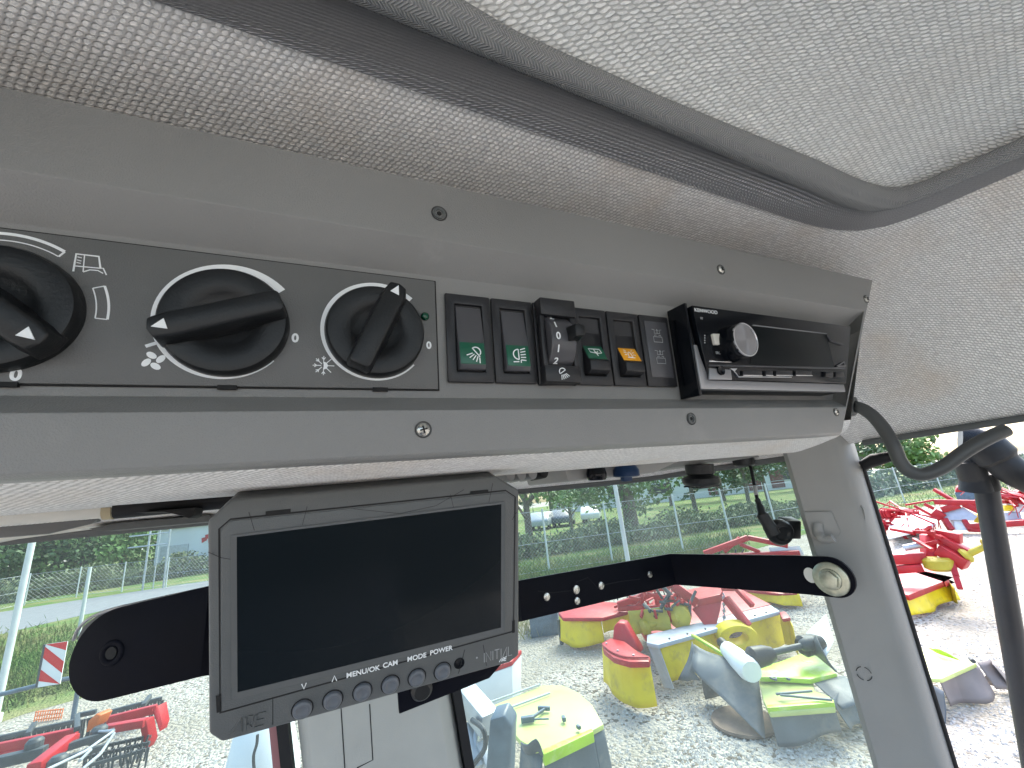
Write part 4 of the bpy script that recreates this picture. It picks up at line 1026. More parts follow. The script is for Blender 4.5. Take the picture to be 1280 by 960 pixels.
# ================================================================ THE YARD OUTSIDE
def groundmat(name, c1, c2, c3, scale, bump, rough=.95):
    m = bpy.data.materials.new(name); m.use_nodes = True; nt = m.node_tree; N = nt.nodes; L = nt.links
    b_ = N['Principled BSDF']; b_.inputs['Roughness'].default_value = rough; b_.inputs['Specular IOR Level'].default_value = .2
    tc = N.new('ShaderNodeTexCoord'); vo = N.new('ShaderNodeTexVoronoi'); vo.inputs['Scale'].default_value = scale
    L.new(tc.outputs['Object'], vo.inputs['Vector'])
    ra_ = N.new('ShaderNodeValToRGB'); e = ra_.color_ramp.elements; e[0].position = 0; e[0].color = (*c2, 1); e[1].position = 1; e[1].color = (*c1, 1)
    e2 = ra_.color_ramp.elements.new(.16); e2.color = (*c2, 1); e3 = ra_.color_ramp.elements.new(.24); e3.color = (*c1, 1)
    sp_ = N.new('ShaderNodeSeparateXYZ'); L.new(vo.outputs['Color'], sp_.inputs[0]); L.new(sp_.outputs[0], ra_.inputs[0])
    ns = N.new('ShaderNodeTexNoise'); ns.inputs['Scale'].default_value = .7; ns.inputs['Detail'].default_value = 8
    L.new(tc.outputs['Object'], ns.inputs['Vector'])
    mr = N.new('ShaderNodeMapRange'); mr.inputs[1].default_value = .42; mr.inputs[2].default_value = .62; L.new(ns.outputs[0], mr.inputs[0])
    mx = N.new('ShaderNodeMix'); mx.data_type = 'RGBA'; L.new(mr.outputs[0], mx.inputs[0]); L.new(ra_.outputs[0], mx.inputs[6]); mx.inputs[7].default_value = (*c3, 1)
    L.new(mx.outputs[2], b_.inputs['Base Color'])
    bp = N.new('ShaderNodeBump'); bp.inputs['Strength'].default_value = 1; bp.inputs['Distance'].default_value = bump
    L.new(vo.outputs['Distance'], bp.inputs['Height']); bp.invert = True; L.new(bp.outputs[0], b_.inputs['Normal'])
    return m
M['gravel'] = groundmat('pale_limestone_gravel', (.45, .415, .36), (.15, .13, .105), (.33, .30, .245), 26, .03)
M['grassm'] = groundmat('mown_grass', (.12, .21, .05), (.08, .15, .035), (.24, .24, .10), 30, .03)
M['asphalt'] = mat('grey_asphalt', (.20, .205, .21), .9, var=.15, vscale=3)
M['red'] = mat('faded_machine_red', (.42, .008, .014), .42, var=.2, vscale=5, dirt=(.34, .06, .05), dscale=4, dlo=.6, dhi=.8)
M['redd'] = mat('dark_machine_red', (.38, .015, .02), .4, var=.15, vscale=8)
M['yellow'] = mat('yellow_tarpaulin', (.80, .60, .006), .5, var=.08, vscale=5, dirt=(.36, .28, .06), dscale=6, dlo=.52, dhi=.78, bump=.4, bscale=6)
M['olive'] = mat('dirty_yellow_plastic', (.45, .36, .03), .5, var=.2, vscale=6)
M['greyt'] = mat('grey_tarpaulin', (.105, .122, .135), .55, var=.15, vscale=4, dirt=(.24, .22, .19), dscale=2.5, dlo=.52, dhi=.75, bump=.5, bscale=5)
M['tant'] = mat('dusty_brown_tarpaulin', (.19, .16, .15), .6, var=.15, vscale=5)
M['lime'] = mat('lime_green_paint', (.40, .62, .03), .35, var=.1, vscale=5, dirt=(.62, .66, .35), dscale=2.6, dlo=.5, dhi=.68)
M['limepale'] = mat('sun_bleached_lime_paint', (.52, .58, .20), .4, var=.1, vscale=4, dirt=(.55, .66, .12), dscale=2, dlo=.55, dhi=.75)
M['galv'] = mat('galvanised_steel', (.42, .45, .48), .4, metal=.5, var=.15, vscale=8)
M['greyp'] = mat('pale_grey_painted_steel', (.42, .44, .5), .45, var=.1, vscale=8)
M['dark'] = mat('dark_machine_steel', (.05, .06, .065), .5, var=.3, vscale=10)
M['bluegrey'] = mat('blue_grey_steel', (.10, .14, .18), .4, var=.2, vscale=10)
M['whitep'] = mat('white_painted_sheet', (.75, .77, .77), .45, var=.05, vscale=4)
M['rust'] = mat('rusty_steel', (.17, .12, .09), .8, var=.3, vscale=12)
M['concrete'] = mat('pale_concrete_post', (.55, .58, .56), .7, var=.08, vscale=6)
M['bark'] = mat('grey_brown_bark', (.13, .11, .085), .9, var=.35, vscale=9, bump=1, bscale=20)
M['leafA'] = mat('mid_green_leaves', (.12, .21, .06), .6, var=.45, vscale=1.1)
M['leafB'] = mat('light_green_leaves', (.19, .30, .09), .6, var=.45, vscale=1.1)
M['leafC'] = mat('dark_green_leaves', (.075, .125, .05), .6, var=.45, vscale=1.1)
for k_ in ('leafA', 'leafB', 'leafC'):
    M[k_].node_tree.nodes['Principled BSDF'].inputs['Transmission Weight'].default_value = 0
M['brush'] = mat('scrub_leaves', (.16, .195, .10), .8, var=.4, vscale=1.5)

b = B(); b.add([(-400, -200, 0), (500, -200, 0), (500, 500, 0), (-400, 500, 0)], [(0, 1, 2, 3)])
tag(b.build('ground', M['gravel']), 'pale limestone gravel yard', kind='structure')
# grass strip along the fence (polygons marked on the ground)
edge = [G(*p) for p in ((-60, 925), (30, 893), (120, 868), (250, 822), (420, 790), (560, 765), (680, 752), (760, 728), (900, 700), (1010, 667), (1100, 643), (1180, 629), (1260, 612))]
def outward(p, d):
    q = Vector((p.x, p.y, 0)); return q+q.normalized()*d
b = B(); n = len(edge)
far = [outward(p, 160) for p in edge]
b.add([p+Vector((0, 0, .004)) for p in edge]+[p+Vector((0, 0, .004)) for p in far], [(i, i+1, n+i+1, n+i) for i in range(n-1)])
tag(b.build('grass_ground', M['grassm']), kind='structure')
rd = [G(*p) for p in ((-80, 812), (60, 779), (180, 752), (300, 731), (420, 716))]; rd2 = [G(*p) for p in ((-80, 778), (60, 756), (180, 738), (300, 720), (420, 706))]
b = B(); n = len(rd); b.add([p+Vector((0, 0, .008)) for p in rd]+[p+Vector((0, 0, .008)) for p in rd2], [(i, i+1, n+i+1, n+i) for i in range(n-1)])
tag(b.build('road', M['asphalt']), kind='structure')

# loose grass tufts, gravel stones (countless)
def blades(name, pts, h0, h1, w, m_, lean=.4):
    P = []; F_ = []
    for x, y in pts:
        h = rnd.uniform(h0, h1); a = rnd.uniform(0, 6.28); ww = w*rnd.uniform(.6, 1.3); lx, ly = rnd.gauss(0, lean)*h, rnd.gauss(0, lean)*h
        o_ = len(P); P += [(x-ww*math.cos(a), y-ww*math.sin(a), .0), (x+ww*math.cos(a), y+ww*math.sin(a), .0), (x+lx, y+ly, h)]; F_.append((o_, o_+1, o_+2))
    b = B(); b.add(P, F_); return b.build(name, m_)
def strew(poly_px, n):
    out_ = []
    (ax, ay), (bx, by), (cx, cy), (dx, dy) = poly_px
    for _ in range(n):
        s, t = rnd.random(), rnd.random()
        px = (ax*(1-s)+bx*s)*(1-t)+(dx*(1-s)+cx*s)*t; py = (ay*(1-s)+by*s)*(1-t)+(dy*(1-s)+cy*s)*t
        g = G(px+rnd.gauss(0, 6), py+rnd.gauss(0, 4)); out_.append((g.x, g.y))
    return out_
pts = strew(((-40, 800), (270, 760), (270, 800), (-40, 900)), 9000)+strew(((640, 712), (930, 668), (930, 690), (640, 745)), 12000)+strew(((1080, 612), (1280, 600), (1280, 610), (1080, 645)), 2500)
tag(blades('grass', pts, .06, .28, .018, M['grassm']), 'green and straw coloured grass along the fence', 'grass', kind='stuff')
pts = strew(((640, 760), (700, 745), (680, 790), (640, 800)), 500)
tag(blades('dry_weeds', pts, .08, .35, .008, mat('dry_weed_stems', (.35, .32, .12), .8)), 'dry yellowish weeds at the gravel edge beside the monitor', 'weeds', kind='stuff')
def stones(name, poly_list, n, m_, r0_, r1_):
    P = []; F_ = []
    for poly in poly_list:
        for x, y in strew(poly, n):
            r = rnd.uniform(r0_, r1_); a = rnd.uniform(0, 6.28); o_ = len(P)
            for k in range(4):
                aa = a+k*1.57; P.append((x+r*math.cos(aa)*rnd.uniform(.6, 1.2), y+r*math.sin(aa)*rnd.uniform(.6, 1.2), -.002))
            P.append((x+rnd.uniform(-.3, .3)*r, y+rnd.uniform(-.3, .3)*r, r*rnd.uniform(.35, .8)))
            F_ += [(o_+k, o_+(k+1) % 4, o_+4) for k in range(4)]
    b = B(); b.add(P, F_); return b.build(name, m_)
polys = [((640, 800), (860, 840), (900, 960), (760, 960)), ((840, 860), (960, 900), (1100, 960), (840, 960)), ((60, 900), (300, 830), (330, 960), (150, 960)), ((1130, 720), (1280, 660), (1280, 960), (1180, 960)), ((960, 740), (1060, 720), (1060, 790), (960, 770))]
tag(stones('loose_stones', polys, 1500, mat('mixed_grey_stones', (.42, .40, .37), .9, var=.5, vscale=25), .008, .026), 'loose mixed stones lying on the pale gravel', 'stones', kind='stuff')

# ---- vegetation
def leaves(b, c, rx, ry, rz, n, s, shell=.45):
    clumps = [(Vector((rnd.gauss(0, .5), rnd.gauss(0, .5), rnd.gauss(0, .5)))) for _ in range(max(6, n//70))]
    for _ in range(n):
        q = rnd.choice(clumps); d = q+Vector((rnd.gauss(0, .16), rnd.gauss(0, .16), rnd.gauss(0, .14)))
        if d.length > 1.15: d *= 1.05/d.length
        p = c+Vector((d.x*rx, d.y*ry, d.z*rz)); ss = s*rnd.uniform(.6, 1.4)
        a = Vector((rnd.gauss(0, 1), rnd.gauss(0, 1), rnd.gauss(0, 1))).normalized(); e = a.orthogonal().normalized(); e = (e*math.cos(1)+a.cross(e)*math.sin(1))
        f_ = a.cross(e)
        o_ = len(b.v); b.v += [p-e*ss, p+f_*ss*.55, p+e*ss, p-f_*ss*.55]; b.f.append((o_, o_+1, o_+2, o_+3)); b.mi.append(0)
def tree(base, h, crown_r, tr, m_, label, n=1400, leaf=.22, crown_low=.3, lean=0, group=None, limbs=4):
    t = thing('tree', label, 'tree', base, group); base = Vector(base)
    b = B(); top = base+Vector((lean, 0, h*.75))
    b.tube([base+Vector((0, 0, -.1)), base+Vector((0, 0, h*.06)), base+Vector((lean*.3, 0, h*.3)), top], [tr*1.35, tr, tr*.85, tr*.3], 10)
    for k in range(limbs):
        a = 6.28*k/limbs+rnd.random(); st_ = base+Vector((lean*.3, 0, h*rnd.uniform(.22, .45)))
        b.tube([st_, st_+Vector((math.cos(a)*crown_r*.4, math.sin(a)*crown_r*.4, h*.14)), st_+Vector((math.cos(a)*crown_r*.75, math.sin(a)*crown_r*.75, h*.3))], [tr*.45, tr*.3, tr*.1], 6)
    b.build('trunk', M['bark'], t, smooth=True)
    b = B(); ch = h*(1-crown_low)/2
    leaves(b, base+Vector((lean*.6, 0, h*crown_low+ch)), crown_r, crown_r, ch*1.05, n, leaf)
    b.build('crown', m_, t); return t
def gd(px, py): g = G(px, py); return Vector((g.x, g.y, 0))
# centre window trees
tree(gd(792, 668), 8, 3.6, .42, M['leafA'], 'big leafy tree with a thick trunk behind the fence, seen through the front window', 4200, .15, .20)
tree(gd(664, 690), 6, 2.4, .20, M['leafB'], 'young tree behind the fence close to the right edge of the monitor', 1800, .14, .3)
tree(gd(716, 668), 5.2, 2.6, .12, M['leafB'], 'light green low tree between the monitor and the thick trunk', 1800, .15, .22)
tree(gd(938, 636), 7, 3.0, .16, M['leafC'], 'slim trunked tree just left of the hanging camera cable', 1500, .18, .32, lean=.5)
tree(gd(962, 630), 7, 3.2, .18, M['leafA'], 'slim trunked tree in front of the white hall, right of the cable', 1500, .18, .36)
tree(gd(870, 640), 8, 4.0, .2, M['leafB'], 'bright tree crown hanging behind the round swivel lamp', 2200, .2, .36)
for i, (px, py, h, r, k_) in enumerate(((690, 646, 9, 5, 'leafC'), (840, 632, 9, 5, 'leafC'), (905, 626, 8, 4, 'leafC'), (1000, 613, 10, 4.5, 'leafC'), (1090, 610, 8, 3.8, 'leafC'), (1125, 603, 8.5, 4, 'leafA'), (1158, 600, 6.0, 3, 'leafB'))):
    tree(gd(px, py), h, r, .25, M[k_], ('far dark tree beyond the car park, left of the thick trunk', 'far dark tree right of the thick trunk', 'far dark tree left of the white hall', 'tall dark tree hidden partly by the pillar top', 'dark tree at the left edge of the side window', 'green tree above the chain link fence in the side window', 'light green tree under the looping grey hose')[i], 1500, .28, .12)
# left window: a dense run of trees and hedge
for i, (px, py, h, r, k_, lb) in enumerate(((-30, 752, 4.6, 3.4, 'leafA', 'leftmost leafy tree behind the road fence'), (40, 742, 4.6, 3.2, 'leafC', 'dark leafy tree behind the white pole at the left'), (100, 733, 5.0, 3.3, 'leafA', 'tall leafy tree between the white pole and the gate frame'), (150, 725, 5.0, 3.0, 'leafB', 'bright leafy tree just left of the steel gate frame'))):
    tree(gd(px, py), h*1.15, r, .22, M[k_], lb, 3800, .16, .06)
for i, (px, py, h, lb) in enumerate(((195, 705, 7, 'far round tree above the white building'), (250, 700, 6.5, 'far dark tree beside the monitor edge above the white building'))):
    tree(gd(px, py), h, 4, .25, M['leafC'], lb, 1600, .3, .25)
def hedge(name, label, pts, h, th_, n, m_, s):
    b = B()
    L = [0]
    for i in range(1, len(pts)): L.append(L[-1]+(pts[i]-pts[i-1]).length)
    for _ in range(n):
        t = rnd.random()*L[-1]; i = max(j for j in range(len(L)) if L[j] <= t); i = min(i, len(pts)-2)
        p = pts[i].lerp(pts[i+1], (t-L[i])/(L[i+1]-L[i])); hh = h*(.75+.25*math.sin(t*1.3)+.12*math.sin(t*3.1))
        p = p+Vector((rnd.gauss(0, th_), rnd.gauss(0, th_), hh*rnd.random()**.8)); ss = s*rnd.uniform(.5, 1.4)
        a = Vector((rnd.gauss(0, 1), rnd.gauss(0, 1), rnd.gauss(0, 1))).normalized(); e = a.orthogonal().normalized(); f_ = a.cross(e)
        o_ = len(b.v); b.v += [p-e*ss, p+f_*ss*.5, p+e*ss, p-f_*ss*.5]; b.f.append((o_, o_+1, o_+2, o_+3)); b.mi.append(0)
    return tag(b.build(name, m_), label, 'hedge')
hedge('hedge', 'grey green hedge behind the road fence at the left', [gd(-90, 768), gd(60, 746), gd(150, 733), gd(258, 716)], 1.5, .35, 7000, M['brush'], .12)
hedge('hedge', 'low scrubby bank of bushes behind the middle fence', [gd(600, 706), gd(700, 690), gd(800, 676), gd(900, 660), gd(1010, 644)], 1.15, .5, 12000, M['brush'], .10)
hedge('hedge', 'scrubby green hedge behind the fence in the side window', [gd(1075, 625), gd(1120, 616), gd(1200, 604), gd(1300, 590)], 1.8, .6, 5000, M['leafC'], .2)

# ---- fences
def chainlink(a, c, h, step=.11, w=.006, m_=None):
    """diamond mesh of thin wires between two ground points"""
    a, c = Vector(a), Vector(c); L = (c-a).length; t = (c-a).normalized(); b = B(); up = Vector((0, 0, 1)); nn = t.cross(up)
    F = Frame(a+up*.06, t, up, nn)
    k = -h
    while k < L:
        for s_ in (1, -1):
            x0_, y0_ = (k, 0) if s_ == 1 else (k, h); x1_, y1_ = (k+h, h) if s_ == 1 else (k+h, 0)
            if x0_ < 0: f_ = -x0_/h; y0_ += (y1_-y0_)*f_; x0_ = 0
            if x1_ > L: f_ = (x1_-L)/h; y1_ -= (y1_-y0_)*min(1, (x1_-L)/max(1e-6, x1_-x0_)); x1_ = L
            if x1_-x0_ < .02: continue
            dx, dy = x1_-x0_, y1_-y0_; l_ = math.hypot(dx, dy); ox, oy = -dy/l_*w/2, dx/l_*w/2
            b.add([F.p(x0_+ox, y0_+oy, 0), F.p(x1_+ox, y1_+oy, 0), F.p(x1_-ox, y1_-oy, 0), F.p(x0_-ox, y0_-oy, 0), F.p((x0_), (y0_), w), F.p((x1_), (y1_), w)], [(0, 1, 2, 3), (0, 4, 5, 1), (3, 2, 5, 4)])
        k += step
    return b
def fence(label, pxs, h, postr, cat='fence', m_='galv', pm='concrete', step=.11, w=.006, barb=False):
    pts = [gd(*p) for p in pxs]; t = thing('wire_fence', label, cat, pts[0])
    for i, p in enumerate(pts):
        b = B(); b.tube([p+Vector((0, 0, -.05)), p+Vector((0, 0, h+.12))], postr, 10); b.build('fence_post', M[pm], t, smooth=True)
    for i in range(len(pts)-1):
        chainlink(pts[i], pts[i+1], h, step, w).build('wire_mesh', M[m_], t)
    b = B()
    for i in range(len(pts)-1):
        for z in (.1, h*.5, h+.05): b.tube([pts[i]+Vector((0, 0, z)), pts[i+1]+Vector((0, 0, z))], .008, 5)
    b.build('tension_wire', M[m_], t, smooth=True); return t
fence('chain link fence with thin pale posts across the front window', [(560, 736), (621, 727), (687, 716), (766, 704), (855, 692), (916, 683), (974, 672), (1030, 660), (1095, 640), (1132, 630), (1181, 622), (1240, 612), (1310, 602)], 2.0, .034, step=.13, w=.0035)
fence('light wire fence with short pale posts beyond the road', [(-60, 778), (30, 757), (95, 747), (152, 740), (207, 735), (262, 729), (330, 722)], 1.45, .03, step=.18, w=.0045)
# tall light poles
def ppole(label, x0_, y0_, x1_, y1_, h, r):
    g = gd(x0_, y0_); t = thing('yard_pole', label, 'pole', g)
    b = B(); b.tube([g, g+Vector((0, 0, h))], [r, r*.9], 16); b.build('shaft', M['concrete'], t, smooth=True)
    b = B(); b.tube([g, g+Vector((0, 0, .12))], r*1.7, 16); b.build('foot', M['concrete'], t, smooth=True)
ppole('tall pale metal pole in front of the thick trunked tree', 793, 748, 0, 0, 5, .055)
ppole('tall white pole at the far left of the front window', -8, 905, 0, 0, 5, .048)
ppole('short grey pole standing in the grass between the white pole and the bracket', 98, 795, 0, 0, 1.9, .05)
# steel gate frame and white building on the left
gp = gd(178, 738); g2 = gd(204, 735); gt = thing('steel_gate_frame', 'tall grey steel gate frame in front of the white building', 'gate', gp)
b = B()
for q in (gp, g2): b.tube([q, q+Vector((0, 0, 3.3))], .05, 8)
for z in (3.3, 2.9, 2.3): b.tube([gp+Vector((-.9, 0, z)), g2+Vector((0, 0, z))], .035, 8)
b.tube([gp+Vector((.45, 0, 0)), gp+Vector((.45, 0, 3.3))], .03, 8)
b.build('frame', M['galv'], gt, smooth=True)
def building(label, px0, px1, py, hgt, depth, sign=None, col=(.62, .64, .64), nwin=5, name='building', wl=True):
    p, q = gd(px0, py), gd(px1, py-(px1-px0)*.11); t = thing(name, label, 'building', p)
    x = (q-p).normalized(); n_ = Vector((x.y, -x.x, 0)); n_ = -n_ if n_.dot(p) > 0 else n_; L = (q-p).length
    F = Frame(p, x, (0, 0, 1), n_)
    b = B(); b.box(F, 0, L, 0, hgt, -depth, 0); b.build('wall', mat('pale_render_wall', col, .8, var=.05, vscale=.6), t)
    b = B(); b.box(F, -.2, L+.2, hgt, hgt+.25, -depth-.2, .25); b.build('roof', M['greyp'], t)
    if wl:
        for k in range(nwin):
            u = L*(k+.5)/nwin; b = B(); b.box(F, u-L/nwin*.28, u+L/nwin*.28, hgt*.35, hgt*.72, .0, .05); w_ = b.build('window', mat('window_glass', (.05, .06, .07), .15) if k == 0 else bpy.data.materials['window_glass'], t)
            b = B(); b.box(F, u-L/nwin*.32, u+L/nwin*.32, hgt*.33, hgt*.35, .0, .12); b.build('sill', M['concrete'], w_)
    return t, F, L
t, F, L = building('white low building beyond the gate frame at the left', 190, 330, 722, 3.3, 8, nwin=3, wl=False)
b = B(); b.box(F, .4, L*.30, .2, 2.1, 0, .06); b.build('shutter', M['galv'], t)
b = B()
for k, (u, v) in enumerate(((L*.42, 2.3), (L*.45, 2.5), (L*.48, 2.25), (L*.51, 2.6))): b.prism(F, [(u, v-.25), (u+.35, v-.1), (u+.30, v+.15), (u-.05, v+.1)], 0, .04)
b.build('red_sign_mark', M['red'], t)
t, F, L = building('long white hall far behind the trees in the middle', 700, 1060, 642, 4.2, 14, nwin=7, col=(.7, .71, .7))
for u in (L*.52, L*.66, L*.74):
    b = B(); b.box(F, u, u+L*.045, .3, 3.2, 0, .08); b.build('gate', mat('faded_brown_gate', (.17, .06, .055), .7), t)
# parked cars
def car(px, py, col, label, ang=0, grp='cars parked behind the fence'):
    g = gd(px, py); t = thing('parked_car', label, 'car', g, grp); x = Vector((math.cos(ang), math.sin(ang), 0)); F = Frame(g, x, (0, 0, 1), Vector((x.y, -x.x, 0)))
    side = [(-2.1, .35), (2.1, .35), (2.15, .75), (1.3, .95), (.7, 1.42), (-1.0, 1.45), (-1.9, .98), (-2.15, .8)]
    cm = mat('car_paint', col, .25, coat=.6); b = B(); b.prism(F, side, -.85, .85); b.build('body', cm, t, bevel=.08)
    b = B(); b.prism(F, [(1.1, .97), (.62, 1.36), (-.95, 1.38), (-1.6, 1.0)], -.87, .87); b.build('window', bpy.data.materials['window_glass'], t)
    for u in (-1.3, 1.3):
        for w in (-.8, .62):
            FF = F.sub(u, .33, w); b = B(); b.lathe(FF, [(.33, 0), (.33, .2), (.2, .2), (0, .18)], 20); b.build('wheel', M['rubber'], t, smooth=True)
car(741, 652, (.72, .72, .72), 'white car parked just left of the thick trunk', .9)
car(706, 657, (.10, .12, .15), 'dark car parked left of the white car', .9)
car(680, 661, (.35, .38, .42), 'grey car parked closest to the monitor edge', .9)

# ---------------------------------------------------------------- farm machines
onh = onH
def far(px, py, href=.6):
    # points of a machine that stands on the ground at this spot: on the upright plane through it
    g = G(px, py); r0_ = math.hypot(g.x, g.y)
    def f(x, y, h):
        d = ray(x, y); return CAM + d*((r0_+(href-h)*-.3)/math.hypot(d.x, d.y))
    return f
def cloth(b, top, h1, flare=.06, wave=.03, n=10, rows_=6, drop0=0, seed=0, mi=0):
    """hanging cloth below the world line top, down to height h1"""
    r = random.Random(seed); pts = resample([Vector(p) for p in top], n*(len(top)-1)+1); c = sum(pts, Vector())/len(pts); R__ = []
    ph = [r.uniform(0, 6.28) for _ in range(4)]; k = len(pts)
    L = 0; ls = [0]
    for i in range(1, k): L += (pts[i]-pts[i-1]).length; ls.append(L)
    for j in range(rows_+1):
        t = j/rows_; row = []
        for i, p in enumerate(pts):
            q = pts[min(k-1, i+1)]-pts[max(0, i-1)]; q.z = 0; q.normalize(); nn = Vector((q.y, -q.x, 0))
            if nn.dot(p-CAM) > 0: nn = -nn
            wv = math.sin(ls[i]*7+ph[0]+t*1.2)*.6+math.sin(ls[i]*13+ph[1]-t*2)*.4+math.sin(ls[i]*3.1+ph[2])*.5
            z = p.z*(1-t)+(h1+.03*math.sin(ls[i]*6+ph[3]))*t
            row.append(Vector((p.x, p.y, z))+nn*(flare*t+wave*wv*t))
        R__.append(row)
    nr, nc = len(R__), k
    b.add([p for r_ in R__ for p in r_], [(i*nc+j, i*nc+j+1, (i+1)*nc+j+1, (i+1)*nc+j) for i in range(nr-1) for j in range(nc-1)], mi)
    # hem thickness
    return b
def clothobj(name, top, h1, m_, par, **kw):
    b = B(); cloth(b, top, h1, **kw); o = b.build(name, m_, par, smooth=True, ang=60)
    md = o.modifiers.new('thick', 'SOLIDIFY'); md.thickness = .006; return o
def topslab(name, px, h, th_, m_, par, bevel=.02):
    P = [onh(x, y, h) for x, y in px]; b = B(); b.hull([p-Vector((0, 0, th_)) for p in P], P); return b.build(name, m_, par, bevel=bevel), P
def ptoshaft(name, a, c, m_, par, r=.045):
    a, c = Vector(a), Vector(c); b = B(); q = lambda t: a.lerp(c, t)
    b.tube([q(0), q(.10), q(.2), q(.22), q(.78), q(.8), q(.9), q(1)], [r*2.1, r*2.3, r*1.6, r, r*.9, r*1.5, r*2.2, r*2.0], 18); return b.build(name, m_, par, smooth=True, ang=40)
Z5 = lambda x, y: (640+x/3.5556, 690+y/3.5556)
# 1: red and yellow mower, nearest unit
hM = .51
my = thing('disc_mower', 'red and yellow disc mower with a red headstock, largest one in the front window', 'mower', G(840, 850))
# left rounded hood
hood = [Z5(*p) for p in ((398, 402), (440, 380), (500, 395), (560, 440), (613, 462), (610, 485), (520, 487), (450, 468), (405, 432))]
topslab('side_hood', hood, hM+.02, .07, M['red'], my)
clothobj('front_skirt', [onh(*Z5(*p), hM-.03) for p in ((400, 420), (430, 452), (475, 474), (530, 488), (612, 486))], .06, M['yellow'], my, flare=.05, wave=.035, seed=1)
onh = far(800, 855)
b = B(); dp = [onh(*Z5(*p), h) for p, h in (((446, 395), hM), ((452, 330), hM+.25), ((470, 312), hM+.32), ((500, 318), hM+.32), ((560, 420), hM+.05), ((575, 450), hM))]
b.hull(dp, [p+Vector((.14, .10, 0)) for p in dp]); b.build('drum_guard', M['red'], my, bevel=.02); onh = onH
b = B(); b.hull([onh(*Z5(*p), hM) for p in ((596, 404), (640, 410), (690, 560), (655, 610), (640, 520))], [onh(*Z5(*p), hM)+Vector((.03, .12, 0)) for p in ((596, 404), (640, 410), (690, 560), (655, 610), (640, 520))]); 
b = B(); sp_ = [onh(*Z5(598, 405), hM), onh(*Z5(648, 412), hM)]
b.add([sp_[0], sp_[1], Vector((sp_[1].x+.02, sp_[1].y-.12, .06)), Vector((sp_[0].x+.02, sp_[0].y-.16, .06))], [(0, 1, 2, 3)]); o = b.build('end_plate', M['greyp'], my); o.modifiers.new('t', 'SOLIDIFY').thickness = .02
topslab('crossbar', [Z5(*p) for p in ((600, 368), (1150, 235), (1190, 262), (648, 412), (598, 402))], hM+.02, .05, M['greyp'], my, .01)
clothobj('long_skirt', [onh(*Z5(*p), hM-.02) for p in ((650, 412), (780, 378), (900, 345))], .07, M['yellow'], my, flare=.04, wave=.06, seed=2)
clothobj('long_skirt', [onh(*Z5(*p), hM-.02) for p in ((1040, 305), (1110, 284), (1186, 264))], .07, M['yellow'], my, flare=.04, wave=.03, seed=3)
clothobj('end_skirt', [onh(*Z5(*p), hM-.04) for p in ((1190, 285), (1230, 290), (1250, 330))], .10, M['yellow'], my, flare=.05, wave=.03, seed=4)
topslab('end_hood', [Z5(*p) for p in ((1186, 266), (1215, 262), (1238, 290), (1200, 296))], hM-.0, .05, M['red'], my)
# rim tubes and bolts on the hoods
b = B(); b.tube(smoothpath([onh(*Z5(*p), hM+.035) for p in ((405, 415), (450, 448), (515, 468), (608, 468))], 4), .012, 8); b.build('hood_rim', M['redd'], my, smooth=True)
for p in ((420, 408), (470, 440), (540, 460), (590, 470)):
    c = onh(*Z5(*p), hM+.02); b = B(); b.lathe(Frame(c, (1, 0, 0), (0, 1, 0), (0, 0, 1)), [(.014, -.01), (.014, .012), (0, .014)], 6); b.build('bolt', M['galv'], my)
for x in (700, 780, 860, 1080, 1130):
    c = onh(*Z5(x, 400-(x-650)*.27), hM+.022); b = B(); b.lathe(Frame(c, (1, 0, 0), (0, 1, 0), (0, 0, 1)), [(.013, -.01), (.013, .012), (0, .014)], 6); b.build('bolt', M['dark'], my)
# red headstock triangle and arms
topslab('main_deck', [Z5(*p) for p in ((590, 372), (1150, 232), (1030, 170), (860, 150), (640, 200), (545, 300))], .44, .08, M['red'], my, .01)
onh = far(860, 838)
def tri(name, pts, th_, m_, par, off=Vector((.06, .05, 0))):
    P = [onh(*Z5(x, y), h) for x, y, h in pts]; b = B(); b.hull(P, [p+off for p in P]); return b.build(name, m_, par, bevel=.008)
tri('headstock', ((800, 255, 1.25), (925, 190, 1.55), (938, 170, 1.6), (925, 260, 1.2), (893, 388, .62), (850, 320, .85)), .1, M['red'], my)
b = B()
for (x0_, y0_, h0), (x1_, y1_, h1), w in (((715, 150, 1.35), (820, 225, 1.45), .13), ((820, 225, 1.45), (930, 200, 1.5), .09), ((715, 150, 1.35), (560, 165, 1.0), .06), ((950, 205, 1.35), (1050, 330, .78), .09), ((930, 160, 1.5), (1010, 160, 1.4), .07), ((1000, 165, 1.3), (1070, 240, .8), .06)):
    b.bar(onh(*Z5(x0_, y0_), h0), onh(*Z5(x1_, y1_), h1), w, w)
b.build('lift_arms', M['red'], my, bevel=.006)
b = B(); b.bar(onh(*Z5(735, 150), 1.42), onh(*Z5(825, 215), 1.52), .03, .03); b.build('hose_rail', M['whitep'], my)
rj = random.Random(5)
b = B()
for k in range(20):
    x, y = rj.uniform(560, 800), rj.uniform(190, 300); h = rj.uniform(.65, 1.1)
    p = onh(*Z5(x, y), h); q = p+rj.choice((Vector((.3, .12, 0)), Vector((-.1, .25, .02)), Vector((.02, 0, -.22)), Vector((.12, .05, .1))))*rj.uniform(.5, 1.1); b.bar(p, q, rj.uniform(.02, .05), rj.uniform(.02, .05))
b.build('linkage', M['red'], my, bevel=.003)
b = B()
for k in range(14):
    x, y = rj.uniform(600, 800), rj.uniform(190, 300); p = onh(*Z5(x, y), rj.uniform(.7, 1.0)); q = p+Vector((rj.uniform(-.2, .2), rj.uniform(-.2, .2), rj.uniform(-.1, .2))); b.tube([p, q], rj.uniform(.015, .03), 8)
b.build('hydraulic_rams', M['dark'], my, smooth=True)
ptoshaft('drive_shaft', onh(*Z5(575, 340), .85), onh(*Z5(745, 285), .95), M['olive'], my, .05)
